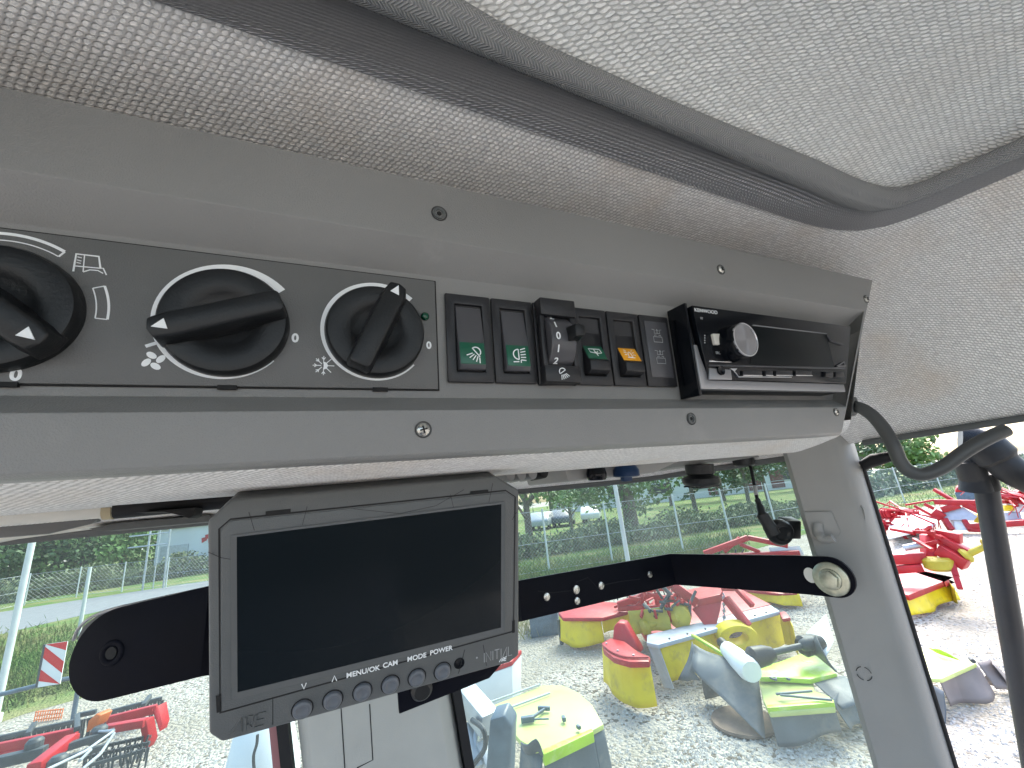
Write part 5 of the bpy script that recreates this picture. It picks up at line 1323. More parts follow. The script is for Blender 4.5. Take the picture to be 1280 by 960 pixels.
b = B(); P0 = onh(*Z5(745, 285), .95); b.lathe(Frame(P0, (.6, -.8, 0), (0, 0, 1), (.8, .6, .1)), [(.07, -.1), (.15, -.05), (.15, .1), (.1, .14), (0, .14)], 24); b.build('shaft_guard', M['olive'], my, smooth=True, ang=40)
clothobj('inner_cover', [onh(*Z5(*p), .9) for p in ((515, 262), (570, 258), (630, 250), (690, 240))], .45, M['olive'], my, flare=.05, wave=.05, seed=9)
# yellow belt guard and chain on the right
b = B(); cpt = onh(*Z5(1000, 375), .55); FF = Frame(cpt, CR, CU, -fw)
rg = [(math.cos(R_(a))*.26, math.sin(R_(a))*.17) for a in range(0, 360, 15)]; ri = [(x*.5, y*.5) for x, y in rg]
P = [FF.p(x, y, .05) for x, y in rg]+[FF.p(x, y, .05) for x, y in ri]+[FF.p(x, y, -.1) for x, y in rg]+[FF.p(x, y, -.1) for x, y in ri]; n = len(rg)
b.add(P, [(i, (i+1) % n, n+(i+1) % n, n+i) for i in range(n)]+[(i, 2*n+i, 2*n+(i+1) % n, (i+1) % n) for i in range(n)]+[(n+i, n+(i+1) % n, 3*n+(i+1) % n, 3*n+i) for i in range(n)]); b.build('belt_guard', M['yellow'], my, bevel=.008)
b = B(); p0, p1 = onh(*Z5(941, 190), 1.5), onh(*Z5(944, 350), .8)
for k in range(12):
    p = p0.lerp(p1, k/11); b.lathe(Frame(p, CR if k % 2 else fw, (0, 0, 1), fw if k % 2 else CR), [(.02, -.006), (.026, 0), (.02, .006)], 10)
b.build('chain', M['galv'], my)

onh = onH
# 2: mower half behind it
m2 = thing('disc_mower', 'red topped yellow skirted mower standing behind and left of the near red mower', 'mower', G(770, 800))
topslab('hood', [Z5(*p) for p in ((205, 268), (330, 215), (480, 225), (515, 262), (400, 292), (225, 292))], .48, .06, M['red'], m2)
clothobj('front_skirt', [onh(*Z5(*p), .43) for p in ((208, 285), (260, 300), (330, 302), (395, 296))], .06, M['yellow'], m2, flare=.05, wave=.03, seed=11)
clothobj('right_skirt', [onh(*Z5(*p), .43) for p in ((397, 296), (450, 285), (515, 270), (600, 250))], .2, M['yellow'], m2, flare=.04, wave=.03, seed=12)
b = B(); q0 = onh(*Z5(208, 300), .38); b.bar(q0, Vector((q0.x, q0.y, 0)), .05, .05); b.build('skid', M['dark'], m2); onh = far(780, 805)
b = B()
for (x0_, y0_), (x1_, y1_), w in (((470, 235), (600, 190), .09), ((600, 190), (720, 215), .08), ((540, 260), (600, 190), .06), ((470, 250), (700, 245), .08), ((640, 180), (650, 260), .06), ((560, 170), (700, 160), .07)): b.bar(onh(*Z5(x0_, y0_), .5), onh(*Z5(x1_, y1_), .5), w, w)
b.build('carrier', M['red'], m2, bevel=.008)
b = B()
for k in range(18):
    x, y = rj.uniform(440, 760), rj.uniform(165, 260); p = onh(*Z5(x, y), rj.uniform(.75, 1.25)); q = p+rj.choice((Vector((.5, .2, 0)), Vector((-.2, .4, .02)), Vector((.02, 0, -.3)), Vector((.2, .1, .15))))*rj.uniform(.4, 1.0); b.bar(p, q, rj.uniform(.02, .05), rj.uniform(.03, .06))
b.build('linkage', M['red'], m2, bevel=.004)
b = B()
for k in range(5):
    p = onh(*Z5(470+55*k, 215-8*k), 1.05); b.tube(smoothpath([p, p+Vector((.1, .05, .25)), p+Vector((.25, .1, .15)), p+Vector((.3, .1, -.1))], 4), .012, 6)
b.build('hoses', M['dark'], m2, smooth=True)
onh = onH
# 3: yellow skirt far right behind
m3 = thing('disc_mower', 'yellow skirted mower farther back beside the pillar, just below the bracket', 'mower', G(960, 750))
topslab('hood', [Z5(*p) for p in ((990, 150), (1080, 120), (1290, 150), (1270, 182), (1200, 186), (1010, 165))], .26, .05, M['red'], m3)
clothobj('front_skirt', [onh(*Z5(*p), .25) for p in ((1000, 160), (1100, 172), (1200, 188), (1275, 184))], .06, M['yellow'], m3, flare=.05, wave=.04, seed=21)
b = B(); onh = far(960, 752)
for k in range(22):
    x, y = rj.uniform(1000, 1300), rj.uniform(60, 140); p = onh(*Z5(x, y), rj.uniform(.6, 1.1)); q = p+Vector((rj.uniform(-.6, .6), rj.uniform(-.6, .6), rj.uniform(-.2, .3))); b.bar(p, q, .06, .06)
b.build('frame', M['red'], m3, bevel=.004)
# red machine seen above the bracket
onh = far(950, 712)
m4 = thing('hay_rake', 'red folded hay rake with white panels seen between bracket and headliner', 'hay rake', G(950, 700))
b = B()
for pts, w in ((((880, 692, 1.0), (935, 672, 1.35)), .18), (((935, 672, 1.35), (985, 682, 1.2)), .16), (((900, 697, .9), (1000, 692, .9)), .22), (((925, 680, 1.1), (950, 690, .8)), .12), (((905, 690, 1.1), (925, 672, 1.4)), .12)):
    b.bar(onh(*pts[0]), onh(*pts[1]), w, w*.8)
b.build('frame', M['red'], m4, bevel=.02)
b = B(); P = [onh(*p, .9) for p in ((905, 694), (940, 690), (960, 697), (925, 699))]; b.hull([p-Vector((0, 0, .05)) for p in P], P); P = [onh(*p, 1.0) for p in ((960, 684), (1000, 682), (1005, 692), (965, 693))]; b.hull([p-Vector((0, 0, .05)) for p in P], P); b.build('panel', M['whitep'], m4, bevel=.01)
b = B()
for k in range(12): p = onh(890+10*k, 692-rj.uniform(0, 6), 1.1); b.bar(p, p+Vector((rj.uniform(-.3, .3), .2, -.4)), .03, .03)
b.build('tines', M['dark'], m4)
# dark crate behind the monitor's right edge
cr = thing('wheelie_bin', 'low dark grey bin lying in the weeds just right of the monitor', 'bin', G(683, 795))
P = [G(*p) for p in ((664, 798), (700, 793), (702, 780), (668, 782))]; b = B(); b.hull(P, [p+Vector((0, 0, .42)) for p in P]); b.build('body', M['bluegrey'], cr, bevel=.02)
P = [G(*p)+Vector((0, 0, .42)) for p in ((662, 799), (702, 794), (704, 779), (666, 781))]; b = B(); b.hull(P, [p+Vector((0, 0, .05)) for p in P]); b.build('lid', M['dark'], cr, bevel=.01)

onh = onH
# 4: lime green mower with grey covers
Z6 = lambda x, y: (820+x/4, 740+y/4)
hG = .31
mg = thing('front_mower', 'lime green mower with torn grey cloth covers and a black drive shaft, beside the pillar', 'mower', G(1000, 930))
topslab('deck', [Z6(*p) for p in ((512, 440), (600, 425), (740, 410), (785, 445), (790, 490), (870, 520), (895, 575), (565, 600), (535, 540))], hG, .05, M['limepale'], mg, .015)
topslab('rear_deck', [Z6(*p) for p in ((500, 378), (620, 345), (745, 298), (820, 325), (905, 405), (770, 435), (600, 425), (515, 425))], hG+.06, .05, M['lime'], mg, .015)
P = [onh(*Z6(*p), h) for p, h in (((560, 598), hG), ((895, 572), hG), ((893, 556), hG), ((558, 582), hG))]; b = B(); b.hull([p-Vector((0, 0, .02)) for p in P], [p+Vector((0, 0, .03)) for p in P]); b.build('deck_lip', M['lime'], mg, bevel=.006)
clothobj('front_cover', [onh(*Z6(*p), hG-.03) for p in ((562, 602), (640, 597), (740, 592), (895, 580))], .06, M['greyt'], mg, flare=.03, wave=.03, seed=31)
clothobj('right_cover', [onh(*Z6(*p), hG+.03) for p in ((775, 440), (850, 428), (942, 418))], .24, M['greyt'], mg, flare=.30, wave=.05, seed=32)
clothobj('right_cover', [onh(*Z6(*p), hG-.02) for p in ((880, 540), (925, 490), (960, 440), (990, 400))], .05, M['greyt'], mg, flare=.14, wave=.07, seed=33)
# left wing: a tilted sheet
onh = lambda x, y, h: onH(x, y, h if h <= hG+.07 else h*.56)
P = [onh(*Z6(185, 250), .95), onh(*Z6(510, 420), hG+.05), onh(*Z6(560, 700), .08), onh(*Z6(470, 620), .16), onh(*Z6(330, 500), .42), onh(*Z6(210, 420), .52)]
def patch(name, quad, m_, par, n=8, wave=.03, seed=0):
    r = random.Random(seed); a, c, d, e = [Vector(p) for p in quad]; P = []; ph = r.uniform(0, 6)
    nrm = (c-a).cross(e-a).normalized()
    for i in range(n+1):
        for j in range(n+1):
            s, t = i/n, j/n; p = (a*(1-s)+c*s)*(1-t)+(e*(1-s)+d*s)*t
            P.append(p+nrm*wave*(math.sin(s*7+ph)+math.sin(t*5+s*4+ph))*.5)
    b = B(); b.add(P, [(i*(n+1)+j, i*(n+1)+j+1, (i+1)*(n+1)+j+1, (i+1)*(n+1)+j) for i in range(n) for j in range(n)])
    o = b.build(name, m_, par, smooth=True, ang=60); o.modifiers.new('t', 'SOLIDIFY').thickness = .008; return o
patch('left_cover', (onh(*Z6(185, 250), .98), onh(*Z6(512, 425), hG+.04), onh(*Z6(545, 735), .06), onH(*Z6(180, 385), .36)), M['greyt'], mg, 10, .05, 1)
patch('left_cover', (onh(*Z6(185, 250), .98), onH(*Z6(180, 385), .36), onH(*Z6(215, 440), .26), onH(*Z6(118, 445), .2)), M['greyt'], mg, 6, .03, 2)
patch('left_cover', (onH(*Z6(222, 432), .26), onH(*Z6(350, 500), .2), onH(*Z6(340, 515), .08), onH(*Z6(245, 540), .04)), M['dark'], mg, 4, .02, 3)
b = B(); b.bar(onh(*Z6(180, 215), 1.0), onh(*Z6(420, 362), .8), .035, .035); b.build('cover_rail', M['lime'], mg, bevel=.004)
ptoshaft('drive_shaft', onh(*Z6(485, 325), 1.0), onh(*Z6(790, 255), 1.05), M['dark'], mg, .034)
for c_, r_ in ((Z6(525, 320), .105), (Z6(775, 262), .105)):
    p = onh(*c_, 1.0); ax = (onh(*Z6(790, 255), 1.05)-onh(*Z6(485, 325), 1.0)).normalized(); y_ = Vector((0, 0, 1)); y_ = (y_-ax*y_.dot(ax)).normalized()
    b = B(); b.lathe(Frame(p, y_.cross(ax), y_, ax), [(r_*.7, -.14), (r_, -.10), (r_*.9, .05), (r_*.6, .14)], 24); b.build('shaft_bell', M['black'], mg, smooth=True, ang=40)
p0, p1 = onh(*Z6(345, 275), .95), onh(*Z6(480, 400), .85)
b = B(); q = lambda t: p0.lerp(p1, t); b.tube([q(0), q(.1), q(.5), q(.9), q(1)], [.05, .085, .11, .12, .10], 20); b.build('hydraulic_tank', M['whitep'], mg, smooth=True, ang=50)
b = B(); b.tube([onh(*Z6(325, 250), 1.0), onh(*Z6(365, 285), .95)], .055, 14); b.build('black_joint', M['black'], mg, smooth=True)
b = B()
for (x0_, y0_), (x1_, y1_) in (((510, 405), (600, 440)), ((610, 415), (670, 438)), ((600, 510), (780, 495)), ((620, 515), (880, 540)), ((600, 400), (600, 440)), ((830, 330), (900, 395))):
    b.bar(onh(*Z6(x0_, y0_), hG+.05), onh(*Z6(x1_, y1_), hG+.05), .018, .018)
b.build('latch_rods', M['bluegrey'], mg, bevel=.002)
patch('rear_shield', (onh(*Z6(800, 215), 1.25), onh(*Z6(860, 345), .95), onh(*Z6(905, 400), .8), onh(*Z6(770, 290), .9)), M['dark'], mg, 3, .0, 4)
patch('white_shield', (onh(*Z6(850, 110), 1.2), onh(*Z6(890, 240), 1.0), onh(*Z6(850, 320), .9), onh(*Z6(750, 205), 1.0)), M['whitep'], mg, 3, .0, 5)
onh = onH
g_ = G(*Z6(440, 660)); dsc = thing('mower_disc', 'rust brown mower disc lying on the gravel under the grey cover', 'disc', g_)
b = B(); b.lathe(Frame(g_, (1, 0, 0), (0, 1, 0), (0, 0, 1)), [(.29, 0), (.31, .02), (.30, .04), (.24, .03), (.1, .05), (0, .05)], 40); b.build('dish', M['rust'], dsc, smooth=True, ang=40)

# 5: pale green topped mower at the bottom
Z9 = lambda x, y: (540+x/4, 740+y/4)
hL = .66
ml = thing('side_mower', 'pale green topped mower with grey blue cloth sides at the foot of the window post', 'mower', G(700, 960))
topslab('deck', [Z9(*p) for p in ((290, 570), (550, 465), (650, 464), (730, 500), (800, 560), (858, 660), (800, 690), (545, 800), (440, 740))], hL, .04, M['limepale'], ml, .012)
P = [onh(*Z9(*p), hL) for p in ((545, 800), (640, 758), (800, 690), (808, 705), (655, 778), (560, 822))]; b = B(); b.hull([p-Vector((0, 0, .06)) for p in P], [p+Vector((0, 0, .012)) for p in P]); b.build('deck_lip', M['lime'], ml, bevel=.006)
clothobj('front_cover', [onh(*Z9(*p), hL-.03) for p in ((555, 822), (640, 785), (720, 748), (805, 708))], .1, M['greyt'], ml, flare=.05, wave=.02, seed=41)
clothobj('side_cover', [onh(*Z9(*p), hL-.03) for p in ((805, 706), (858, 672))], .1, M['greyt'], ml, flare=.05, wave=.02, seed=42)
clothobj('left_cover', [onh(*Z9(*p), hL-.01) for p in ((445, 745), (500, 775), (553, 815))], .1, M['greyt'], ml, flare=.12, wave=.04, seed=43)
b = B()
for (x0_, y0_), (x1_, y1_) in (((280, 555), (540, 462)), ((330, 600), (590, 505))): b.bar(onh(*Z9(x0_, y0_), hL+.02), onh(*Z9(x1_, y1_), hL+.02), .014, .014)
b.build('edge_rail', M['greyp'], ml)
b = B()
for (x0_, y0_), (x1_, y1_), w in (((445, 640), (510, 630), .04), ((490, 635), (570, 580), .02), ((530, 580), (590, 582), .03), ((500, 636), (585, 634), .012), ((655, 625), (662, 640), .03), ((725, 670), (740, 680), .025)):
    b.bar(onh(*Z9(x0_, y0_), hL+.03), onh(*Z9(x1_, y1_), hL+.03), w, w)
b.build('lever', M['bluegrey'], ml, bevel=.004)
patch('peeled_flap', (onh(*Z9(440, 770), hL+.02), onh(*Z9(520, 740), hL+.12), onh(*Z9(560, 830), hL-.02), onh(*Z9(480, 850), hL-.2)), M['greyt'], ml, 4, .02, 7)
# blue grey tractor parts between post and mower
lv_ = thing('lift_arm', 'blue grey curved steel lever and linkage right beside the window post', 'lift arm', D(612, 960, 2.2))
P = [D(x, y, 2.1) for x, y in ((612, 900), (630, 895), (640, 910), (636, 1000), (604, 1000))]; b = B(); b.hull(P, [p+(fw+CR*.3)*.10 for p in P]); b.build('lever', M['bluegrey'], lv_, bevel=.012)
b = B()
for (x0_, y0_, d0), (x1_, y1_, d1), w in (((583, 870, 2.6), (612, 905, 2.4), .12), ((590, 862, 2.8), (620, 895, 2.6), .03), ((585, 905, 2.5), (600, 960, 2.3), .05), ((598, 900, 2.5), (590, 960, 2.3), .03), ((600, 930, 2.4), (612, 960, 2.3), .06)):
    b.bar(D(x0_, y0_, d0), D(x1_, y1_, d1), w, w)
b.build('linkage', M['galv'], lv_, bevel=.006)
b = B(); b.tube(smoothpath([D(590, 900, 2.4), D(604, 912, 2.3), D(606, 935, 2.3), D(592, 955, 2.3)], 5), .014, 8); b.build('hose', M['dark'], lv_, smooth=True)
# red and white machine part behind the monitor's lower right corner
rw = thing('seed_hopper', 'white tapered hopper with a red rim behind the lower right corner of the monitor', 'hopper', G(630, 900))
hR = .68
P = [onh(x, y, hR) for x, y in ((582, 846), (640, 826), (652, 812), (600, 822))]
b = B(); b.hull([p-Vector((0, 0, .05)) for p in P], P); b.build('rim', M['red'], rw, bevel=.01)
b = B(); q = [p.lerp(sum(P, Vector())/4, .02)-Vector((0, 0, .052)) for p in P]; q2 = [p.lerp(sum(P, Vector())/4, .25)-Vector((0, 0, .62)) for p in P]; b.hull(q2, q); b.build('bin', M['whitep'], rw, bevel=.01)
b = B(); b.bar(onh(628, 830, hR), onh(634, 850, hR-.3), .03, .03); b.build('strap', M['redd'], rw)
ws = thing('white_sack', 'white big bag with a dark tie hanging left of the window post below the monitor', 'sack', G(330, 990))
b = B(); c = onY(328, 960, 3.2); FF = Frame(c, (1, 0, 0), (0, -1, 0), (0, 0, 1)); b.lathe(FF, [(.16, -.9), (.20, -.5), (.19, 0), (.15, .20), (.05, .3), (0, .3)], 20); b.build('bag', M['whitep'], ws, smooth=True)
b = B(); b.tube(smoothpath([onY(322, 918, 2.98), onY(321, 930, 2.98), onY(317, 945, 2.98), onY(318, 965, 2.98)], 4), .008, 6); b.build('tie', M['dark'], ws)

# 6: side window machines
Z7 = lambda x, y: (1080+x/6.4, 600+y/6.4)
ms = thing('disc_mower', 'red mower with a yellow skirt and red headstock, alone in the side window', 'mower', G(1160, 760))
hS = .33
topslab('hood', [(1112, 738), (1112, 705), (1140, 700), (1165, 712), (1180, 727), (1186, 724), (1135, 744)], hS+.05, .08, M['red'], ms)
clothobj('front_skirt', [onh(*p, hS) for p in ((1108, 752), (1135, 745), (1160, 736), (1186, 727))], .06, M['yellow'], ms, flare=.06, wave=.04, seed=51)
clothobj('side_skirt', [onh(*p, hS) for p in ((1186, 727), (1193, 734))], .1, M['olive'], ms, flare=.05, wave=.02, seed=52)
onh = far(1150, 765)
P = [onh(*Z7(x, y), h) for x, y, h in ((490, 440, 2.0), (555, 430, 2.05), (590, 500, 1.8), (590, 640, 1.2), (570, 665, 1.1), (500, 655, 1.15))]; b = B(); b.hull(P, [p+Vector((.12, .14, 0)) for p in P]); b.build('headstock', M['red'], ms, bevel=.02)
b = B()
for (x0_, y0_, h0), (x1_, y1_, h1), w in (((215, 635, 1.1), (500, 620, 1.2), .16), ((230, 720, .95), (470, 700, 1.0), .12), ((590, 460, 1.6), (830, 590, 1.3), .16), ((600, 550, 1.3), (830, 680, .9), .18), ((580, 430, 1.9), (780, 470, 1.6), .16), ((700, 670, .9), (770, 870, .0), .07), ((700, 640, 1), (740, 770, .4), .07)):
    b.bar(onh(*Z7(x0_, y0_), h0), onh(*Z7(x1_, y1_), h1), w, w)
b.build('lift_arms', M['red'], ms, bevel=.01)
b = B(); b.bar(onh(*Z7(295, 628), 1.22), onh(*Z7(375, 624), 1.24), .06, .09); b.build('decal', M['yellow'], ms)
b = B(); p = onh(*Z7(600, 670), 1.05); b.lathe(Frame(p, (1, 0, 0), (0, 1, 0), (0, 0, 1)), [(.14, -.1), (.2, -.06), (.2, .06), (.15, .1), (0, .1)], 20); b.build('gear_cover', M['olive'], ms, smooth=True, ang=40)
ptoshaft('drive_shaft', onh(*Z7(800, 610), 1.1), onh(*Z7(1010, 510), 1.1), M['olive'], ms, .05)
b = B(); b.tube([onh(*Z7(320, 545), 1.25), onh(*Z7(470, 515), 1.3)], .05, 12); b.build('ram', M['galv'], ms, smooth=True)
b = B()
for k in range(10):
    x, y = rj.uniform(380, 680), rj.uniform(390, 500); p = onh(*Z7(x, y), rj.uniform(1.0, 1.5)); b.bar(p, p+Vector((rj.uniform(-.4, .4), rj.uniform(-.4, .4), rj.uniform(-.15, .2))), rj.uniform(.03, .08), .05)
b.build('linkage', M['red'], ms, bevel=.004)
onh = onH
# grey skirted mower at the right
mt = thing('side_mower', 'brown grey skirted mower with a pale lime deck, lowest in the side window', 'mower', G(1200, 880))
Z10 = lambda x, y: (1060+x/2.4, 560+y/2.4)
hT = .31
topslab('deck', [Z10(*p) for p in ((215, 600), (260, 600), (330, 632), (365, 640), (385, 645), (280, 692), (240, 690), (215, 650))], hT, .04, M['limepale'], mt, .012)
patch('deck_flap', (onh(*Z10(240, 600), hT+.05), onh(*Z10(275, 603), hT+.08), onh(*Z10(338, 638), hT+.02), onh(*Z10(280, 620), hT+.02)), M['lime'], mt, 3, .01, 3)
clothobj('front_cover', [onh(*Z10(*p), hT-.02) for p in ((275, 697), (330, 668), (385, 648))], .05, M['tant'], mt, flare=.05, wave=.05, seed=61)
clothobj('front_cover', [onh(*Z10(*p), hT-.02) for p in ((388, 645), (430, 634), (436, 650))], .05, M['tant'], mt, flare=.08, wave=.05, seed=62)
clothobj('left_cover', [onh(*Z10(*p), hT-.05) for p in ((225, 690), (255, 712), (285, 730))], .0, M['greyt'], mt, flare=.1, wave=.06, seed=63)
b = B(); b.tube([onh(*Z10(368, 632), hT+.06), onh(*Z10(376, 640), hT+.06)], .02, 8); b.build('pin', M['dark'], mt)
# white flat bed machine and tedder in the far yard
w1 = thing('rotary_tedder', 'red tedder with a broad white cover near the fence in the side window', 'tedder', G(1130, 675))
P = [onh(*Z7(x, y), .38) for x, y in ((205, 330), (290, 262), (460, 262), (570, 340), (500, 370), (180, 445))]; b = B(); b.hull([p-Vector((0, 0, .12)) for p in P], P); b.build('white_cover', M['whitep'], w1, bevel=.03)
onh = far(1115, 672)
def rotor(c, r, par, m_=None):
    b = B(); F_ = Frame(c, (1, 0, 0), (0, math.cos(.5), math.sin(.5)), (0, -math.sin(.5), math.cos(.5)))
    b.lathe(F_, [(r*.12, -.06), (r*.22, 0), (r*.22, .06), (r*.1, .1), (0, .1)], 14)
    for k in range(7):
        a = 6.283*k/7; b.tube([F_.p(0, 0, 0), F_.p(r*math.cos(a), r*math.sin(a), 0)], .03, 6)
        for da in (-.1, .1): b.tube([F_.p(r*math.cos(a), r*math.sin(a), 0), F_.p(r*1.15*math.cos(a+da), r*1.15*math.sin(a+da), -.3)], .012, 5)
    return b.build('rotor', m_ or M['red'], par, smooth=True, ang=50)
for x, y in ((120, 330), (165, 380), (330, 250)): rotor(onh(*Z7(x, y), .6), .8, w1)
b = B()
for k in range(22):
    x, y = rj.choice(((rj.uniform(90, 220), rj.uniform(250, 400)), (rj.uniform(180, 420), rj.uniform(240, 290)))); p = onh(*Z7(x, y), rj.uniform(.5, 1.3)); b.bar(p, p+rj.choice((Vector((.6, -.3, 0)), Vector((.3, .6, 0)), Vector((0, .02, -.4)), Vector((.3, -.1, .2))))*rj.uniform(.4, 1.1), rj.uniform(.05, .12), .07)
b.build('frame', M['red'], w1, bevel=.01)
b = B()
for k in range(5): p = onh(*Z7(110+22*k, 270), 1.2); b.lathe(Frame(p, CR, (0, 0, 1), -fw), [(.03, 0), (.16, .02), (.16, .06), (0, .08)], 12)
b.build('hub', M['redd'], w1, smooth=True)
onh = far(1195, 668)
w2 = thing('trailed_rake', 'long red rake frame with grey panel and white box behind the steel pole', 'hay rake', G(1190, 660))
b = B()
for (x0_, y0_, h0), (x1_, y1_, h1), w in (((330, 200, .9), (560, 160, 1.1), .06), ((400, 205, .9), (610, 320, .8), .08), ((560, 75, 2.3), (750, 185, 1.4), .10), ((560, 175, 1.2), (980, 185, 1.2), .16), ((620, 240, 1.1), (760, 200, 1.3), .18), ((800, 190, 1.3), (960, 260, 1.0), .18), ((830, 375, .6), (1300, 340, .6), .16), ((830, 400, .5), (980, 405, .5), .10), ((640, 310, .9), (700, 400, .4), .14), ((800, 320, .9), (850, 400, .4), .12), ((480, 190, 1.0), (560, 230, 1.0), .10), ((560, 250, 1.0), (640, 300, .9), .22)):
    b.bar(onh(*Z7(x0_, y0_), h0), onh(*Z7(x1_, y1_), h1), w, w)
b.build('frame', M['red'], w2, bevel=.01)
P = [onh(*Z7(x, y), h) for x, y, h in ((620, 250, 1.2), (790, 215, 1.3), (910, 290, .9), (880, 325, .7), (640, 320, .8))]; b = B(); b.hull(P, [p+Vector((.2, .2, 0)) for p in P]); b.build('grey_panel', M['greyp'], w2, bevel=.01)
P = [onh(*Z7(x, y), h) for x, y, h in ((710, 305, 1.2), (805, 298, 1.2), (840, 405, .5), (730, 400, .5))]; b = B(); b.hull(P, [p+Vector((.3, .3, 0)) for p in P]); b.build('white_box', M['whitep'], w2, bevel=.02)
P = [onh(*Z7(x, y), h) for x, y, h in ((915, 275, 1.0), (975, 270, 1.0), (975, 345, .6), (925, 345, .6))]; b = B(); b.hull(P, [p+Vector((.2, .2, 0)) for p in P]); b.build('yellow_panel', M['yellow'], w2, bevel=.02)
w3 = thing('baler', 'red topped dark baler beside the steel pole, at the back of the yard', 'baler', G(1215, 635))
P = [onh(*Z7(x, y), .9) for x, y in ((805, 110), (945, 95), (950, 175), (805, 180))]
g3 = G(*Z7(870, 195)); FF = Frame(g3, Vector((g3.y, -g3.x, 0)).normalized(), (0, 0, 1), -Vector((g3.x, g3.y, 0)).normalized())
wz_ = .33
b = B(); b.box(FF, -wz_*1.4, wz_*1.4, .05, .62, -1.5, 0); b.build('body', M['bluegrey'], w3, bevel=.05)
b = B(); b.prism(FF, [(-wz_*1.4, .6), (wz_*1.4, .62), (wz_*1.3, .98), (wz_*.2, .98), (-wz_*1.0, .85)], -1.5, .04); b.build('top', M['red'], w3, bevel=.08)
onh = far(1265, 655)
w4 = thing('cultivator', 'bright red and pink cultivator with white and yellow panels at the far right edge', 'cultivator', G(1265, 640))
for x, y in ((1150, 150), (1230, 130), (1300, 150)): rotor(onh(*Z7(x, y), .6), .9, w4)
b = B()
for k in range(16):
    x, y = rj.uniform(1110, 1330), rj.uniform(90, 190); p = onh(*Z7(x, y), rj.uniform(.6, 1.6)); b.bar(p, p+rj.choice((Vector((1, -.6, 0)), Vector((.5, 1, 0)), Vector((0, .02, -.5)), Vector((.5, -.3, .3))))*rj.uniform(.4, 1.1), rj.uniform(.1, .25), .12)
b.build('frame', M['red'], w4, bevel=.02)
for nm, m_, q in (('white_panel', 'whitep', ((1180, 190, 1.2), (1330, 170, 1.2), (1330, 260, .8), (1200, 255, .8))), ('yellow_panel', 'yellow', ((1125, 205, 1.1), (1190, 200, 1.1), (1215, 245, .8), (1130, 250, .8))), ('grey_panel', 'greyp', ((1135, 262, .9), (1250, 255, .9), (1270, 325, .5), (1160, 335, .5)))):
    P = [onh(*Z7(x, y), h) for x, y, h in q]; b = B(); b.hull(P, [p+Vector((.2, .2, 0)) for p in P]); b.build(nm, M[m_], w4, bevel=.02)
b = B(); b.bar(onh(*Z7(1160, 350), .5), onh(*Z7(1330, 330), .5), .25, .2); b.build('red_beam', M['red'], w4, bevel=.02)

# 7: red harrow at the bottom left
onh = lambda x, y, h: onH(x, y, h*.5)
Z4b = lambda x, y: (x/5.82, 860+y/5.82)
hw = thing('power_harrow', 'red power harrow with black tine rollers on the gravel at the lower left', 'harrow', G(110, 950))
b = B()
for (x0_, y0_), (x1_, y1_), h, w, hh in (((-120, 465), (560, 325), .75, .10, .16), ((-120, 515), (560, 365), .62, .16, .10), ((780, 240), (1140, 150), .75, .10, .14), ((760, 300), (1060, 250), .70, .14, .12), ((240, 590), (520, 370), .85, .16, .14)):
    b.bar(onh(*Z4b(x0_, y0_), h), onh(*Z4b(x1_, y1_), h), w*.7, hh*.7)
b.build('beam', M['red'], hw, bevel=.01)
for q in (((1010, 245, .75), (1062, 235, .75), (1090, 390, .25), (1062, 450, .1), (1040, 400, .25)), ((1110, 150, .8), (1150, 130, .8), (1180, 260, .4), (1160, 320, .25), (1140, 250, .45))):
    P = [onh(*Z4b(x, y), h) for x, y, h in q]; b = B(); b.hull(P, [p+Vector((.05, .1, 0)) for p in P]); b.build('side_plate', M['red'], hw, bevel=.006)
P = [onh(*Z4b(x, y), h) for x, y, h in ((620, 330, .8), (640, 240, 1.05), (700, 185, 1.15), (730, 200, 1.1), (690, 280, .9))]; b = B(); b.hull(P, [p+Vector((.08, .1, 0)) for p in P]); b.build('orange_bracket', mat('faded_orange_paint', (.6, .15, .03), .4), hw, bevel=.01)
b = B()
for (x0_, y0_), (x1_, y1_), h, w in (((-60, 375), (560, 240), .55, .05), ((700, 200), (1180, 75), .55, .05), ((-60, 400), (200, 345), .4, .04), ((-100, 560), (330, 460), .7, .10), ((330, 480), (830, 320), .8, .07), ((330, 560), (780, 420), .8, .05), ((560, 200), (700, 170), .9, .05), ((560, 200), (560, 300), .9, .05), ((200, 340), (250, 260), .7, .05), ((1040, 130), (1090, 60), .7, .05)):
    b.bar(onh(*Z4b(x0_, y0_), h), onh(*Z4b(x1_, y1_), h), w, w)
for (x, y) in ((250, 410), (720, 320), (420, 540)):
    p = onh(*Z4b(x, y), .85); b.lathe(Frame(p, (1, 0, 0), (0, 1, 0), (0, 0, 1)), [(.075, -.1), (.075, .03), (.05, .06), (0, .06)], 12)
b.build('dark_frame', M['dark'], hw, bevel=.004)
b = B()
for q in (((330, 600), (620, 460), (820, 318)), ((600, 590), (730, 480), (830, 330)), ((580, 530), (660, 450)), ((720, 316), (830, 310))):
    b.tube([onh(*Z4b(x, y), .9) for x, y in q], .014, 8)
b.build('thin_rails', M['galv'], hw, smooth=True)
b = B()
for k in range(70):
    t = k/69; x = -40+t*1230; y = 385-t*300
    p = onh(*Z4b(x, y), .5); b.bar(p, p+Vector((rj.uniform(-.05, .05), rj.uniform(-.05, .05), -.22)), .018, .018)
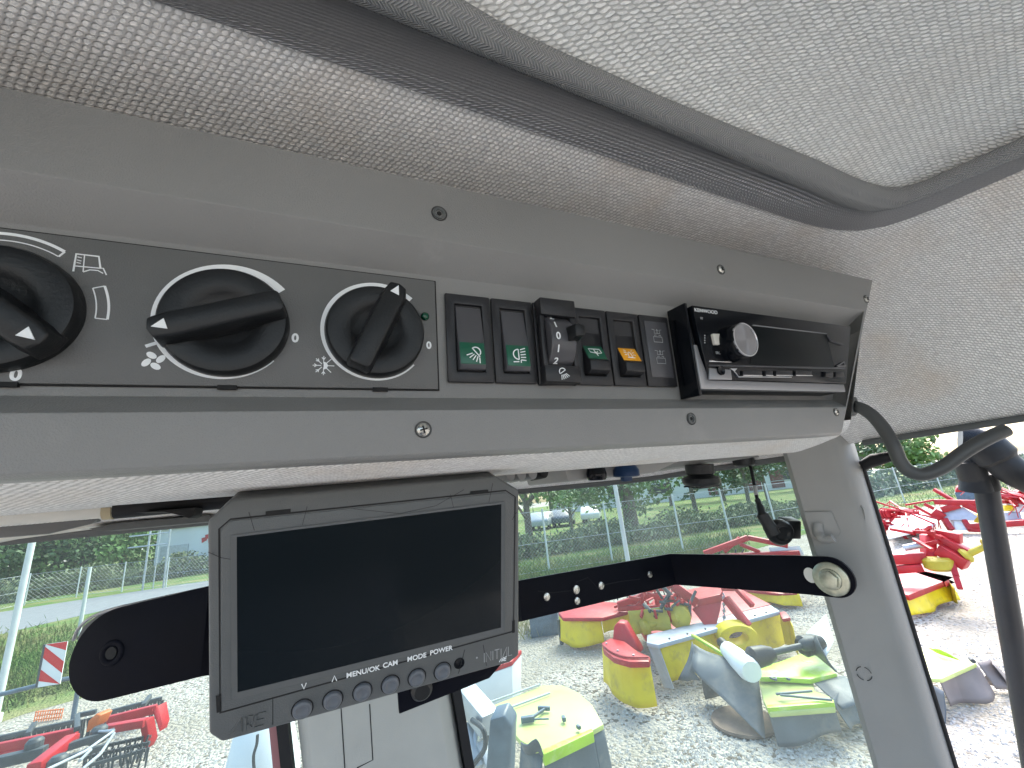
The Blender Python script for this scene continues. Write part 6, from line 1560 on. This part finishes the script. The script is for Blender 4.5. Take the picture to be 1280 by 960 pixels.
for k in range(36):
    x = 620+(k % 12)*42; y = 440+(k//12)*45-(k % 12)*9; p = onh(*Z4b(x, y), .42); b.bar(p, p+Vector((rj.uniform(-.06, .06), .02, -.19)), .016, .016)
tn = b.build('tine', M['dark'], hw); tn['kind'] = 'stuff'
b = B()
for (x0_, y0_), (x1_, y1_) in (((620, 450), (1100, 350)), ((640, 500), (1090, 400)), ((660, 560), (1060, 450))): b.bar(onh(*Z4b(x0_, y0_), .35), onh(*Z4b(x1_, y1_), .35), .03, .03)
b.build('roller_bar', M['dark'], hw)
# warning board on its bar
wb_ = thing('warning_board', 'red and white striped warning board on a thin grey boom at the left', 'warning board', G(65, 880))
c = onY(66, 830, 9.3); FF = Frame(c, Vector((1, -.25, 0)).normalized(), (0, 0, 1), Vector((-.25, -1, 0)).normalized())
hw_, hh_ = .14, .28
b = B(); b.box(FF, -hw_, hw_, -hh_, hh_, -.012, 0); bd = b.build('board', M['whitep'], wb_)
M['signred'] = mat('signal_red', (.6, .01, .015), .4)
for k in range(-1, 2):
    y = k*.30; pts = [(-hw_, y+.10), (hw_, y-.14), (hw_, y+.01), (-hw_, y+.25)]
    pts = [(x, max(-hh_, min(hh_, yy))) for x, yy in pts]
    b = B(); b.prism(FF, pts, 0, .002); b.build('red_stripe', M['signred'], bd)
b = B(); b.box(FF, -hw_-.03, -hw_, -hh_, hh_, -.02, .004); b.build('edge_strip', M['dark'], wb_)
b = B(); b.tube([onY(-40, 878, 9.4), onY(75, 850, 9.4), onY(180, 832, 9.5)], .03, 10); b.tube([onY(100, 846, 9.4), Vector((onY(100, 846, 9.4).x, 9.4, 0))], .03, 10); b.build('boom', M['bluegrey'], wb_, smooth=True)
# small orange netting at the grass edge
on_ = thing('barrier_mesh', 'small strip of orange plastic netting lying at the grass edge behind the harrow', 'netting', G(58, 900))
b = B(); p0, p1 = G(42, 903), G(76, 899)
for k in range(12): a = p0.lerp(p1, k/11); b.bar(a, a+Vector((0, .02, .14)), .01, .01)
for z in (.03, .08, .13): b.bar(p0+Vector((0, 0, z)), p1+Vector((0, 0, z)), .01, .012)
b.build('mesh_strip', mat('orange_netting', (.8, .2, .05), .5), on_)
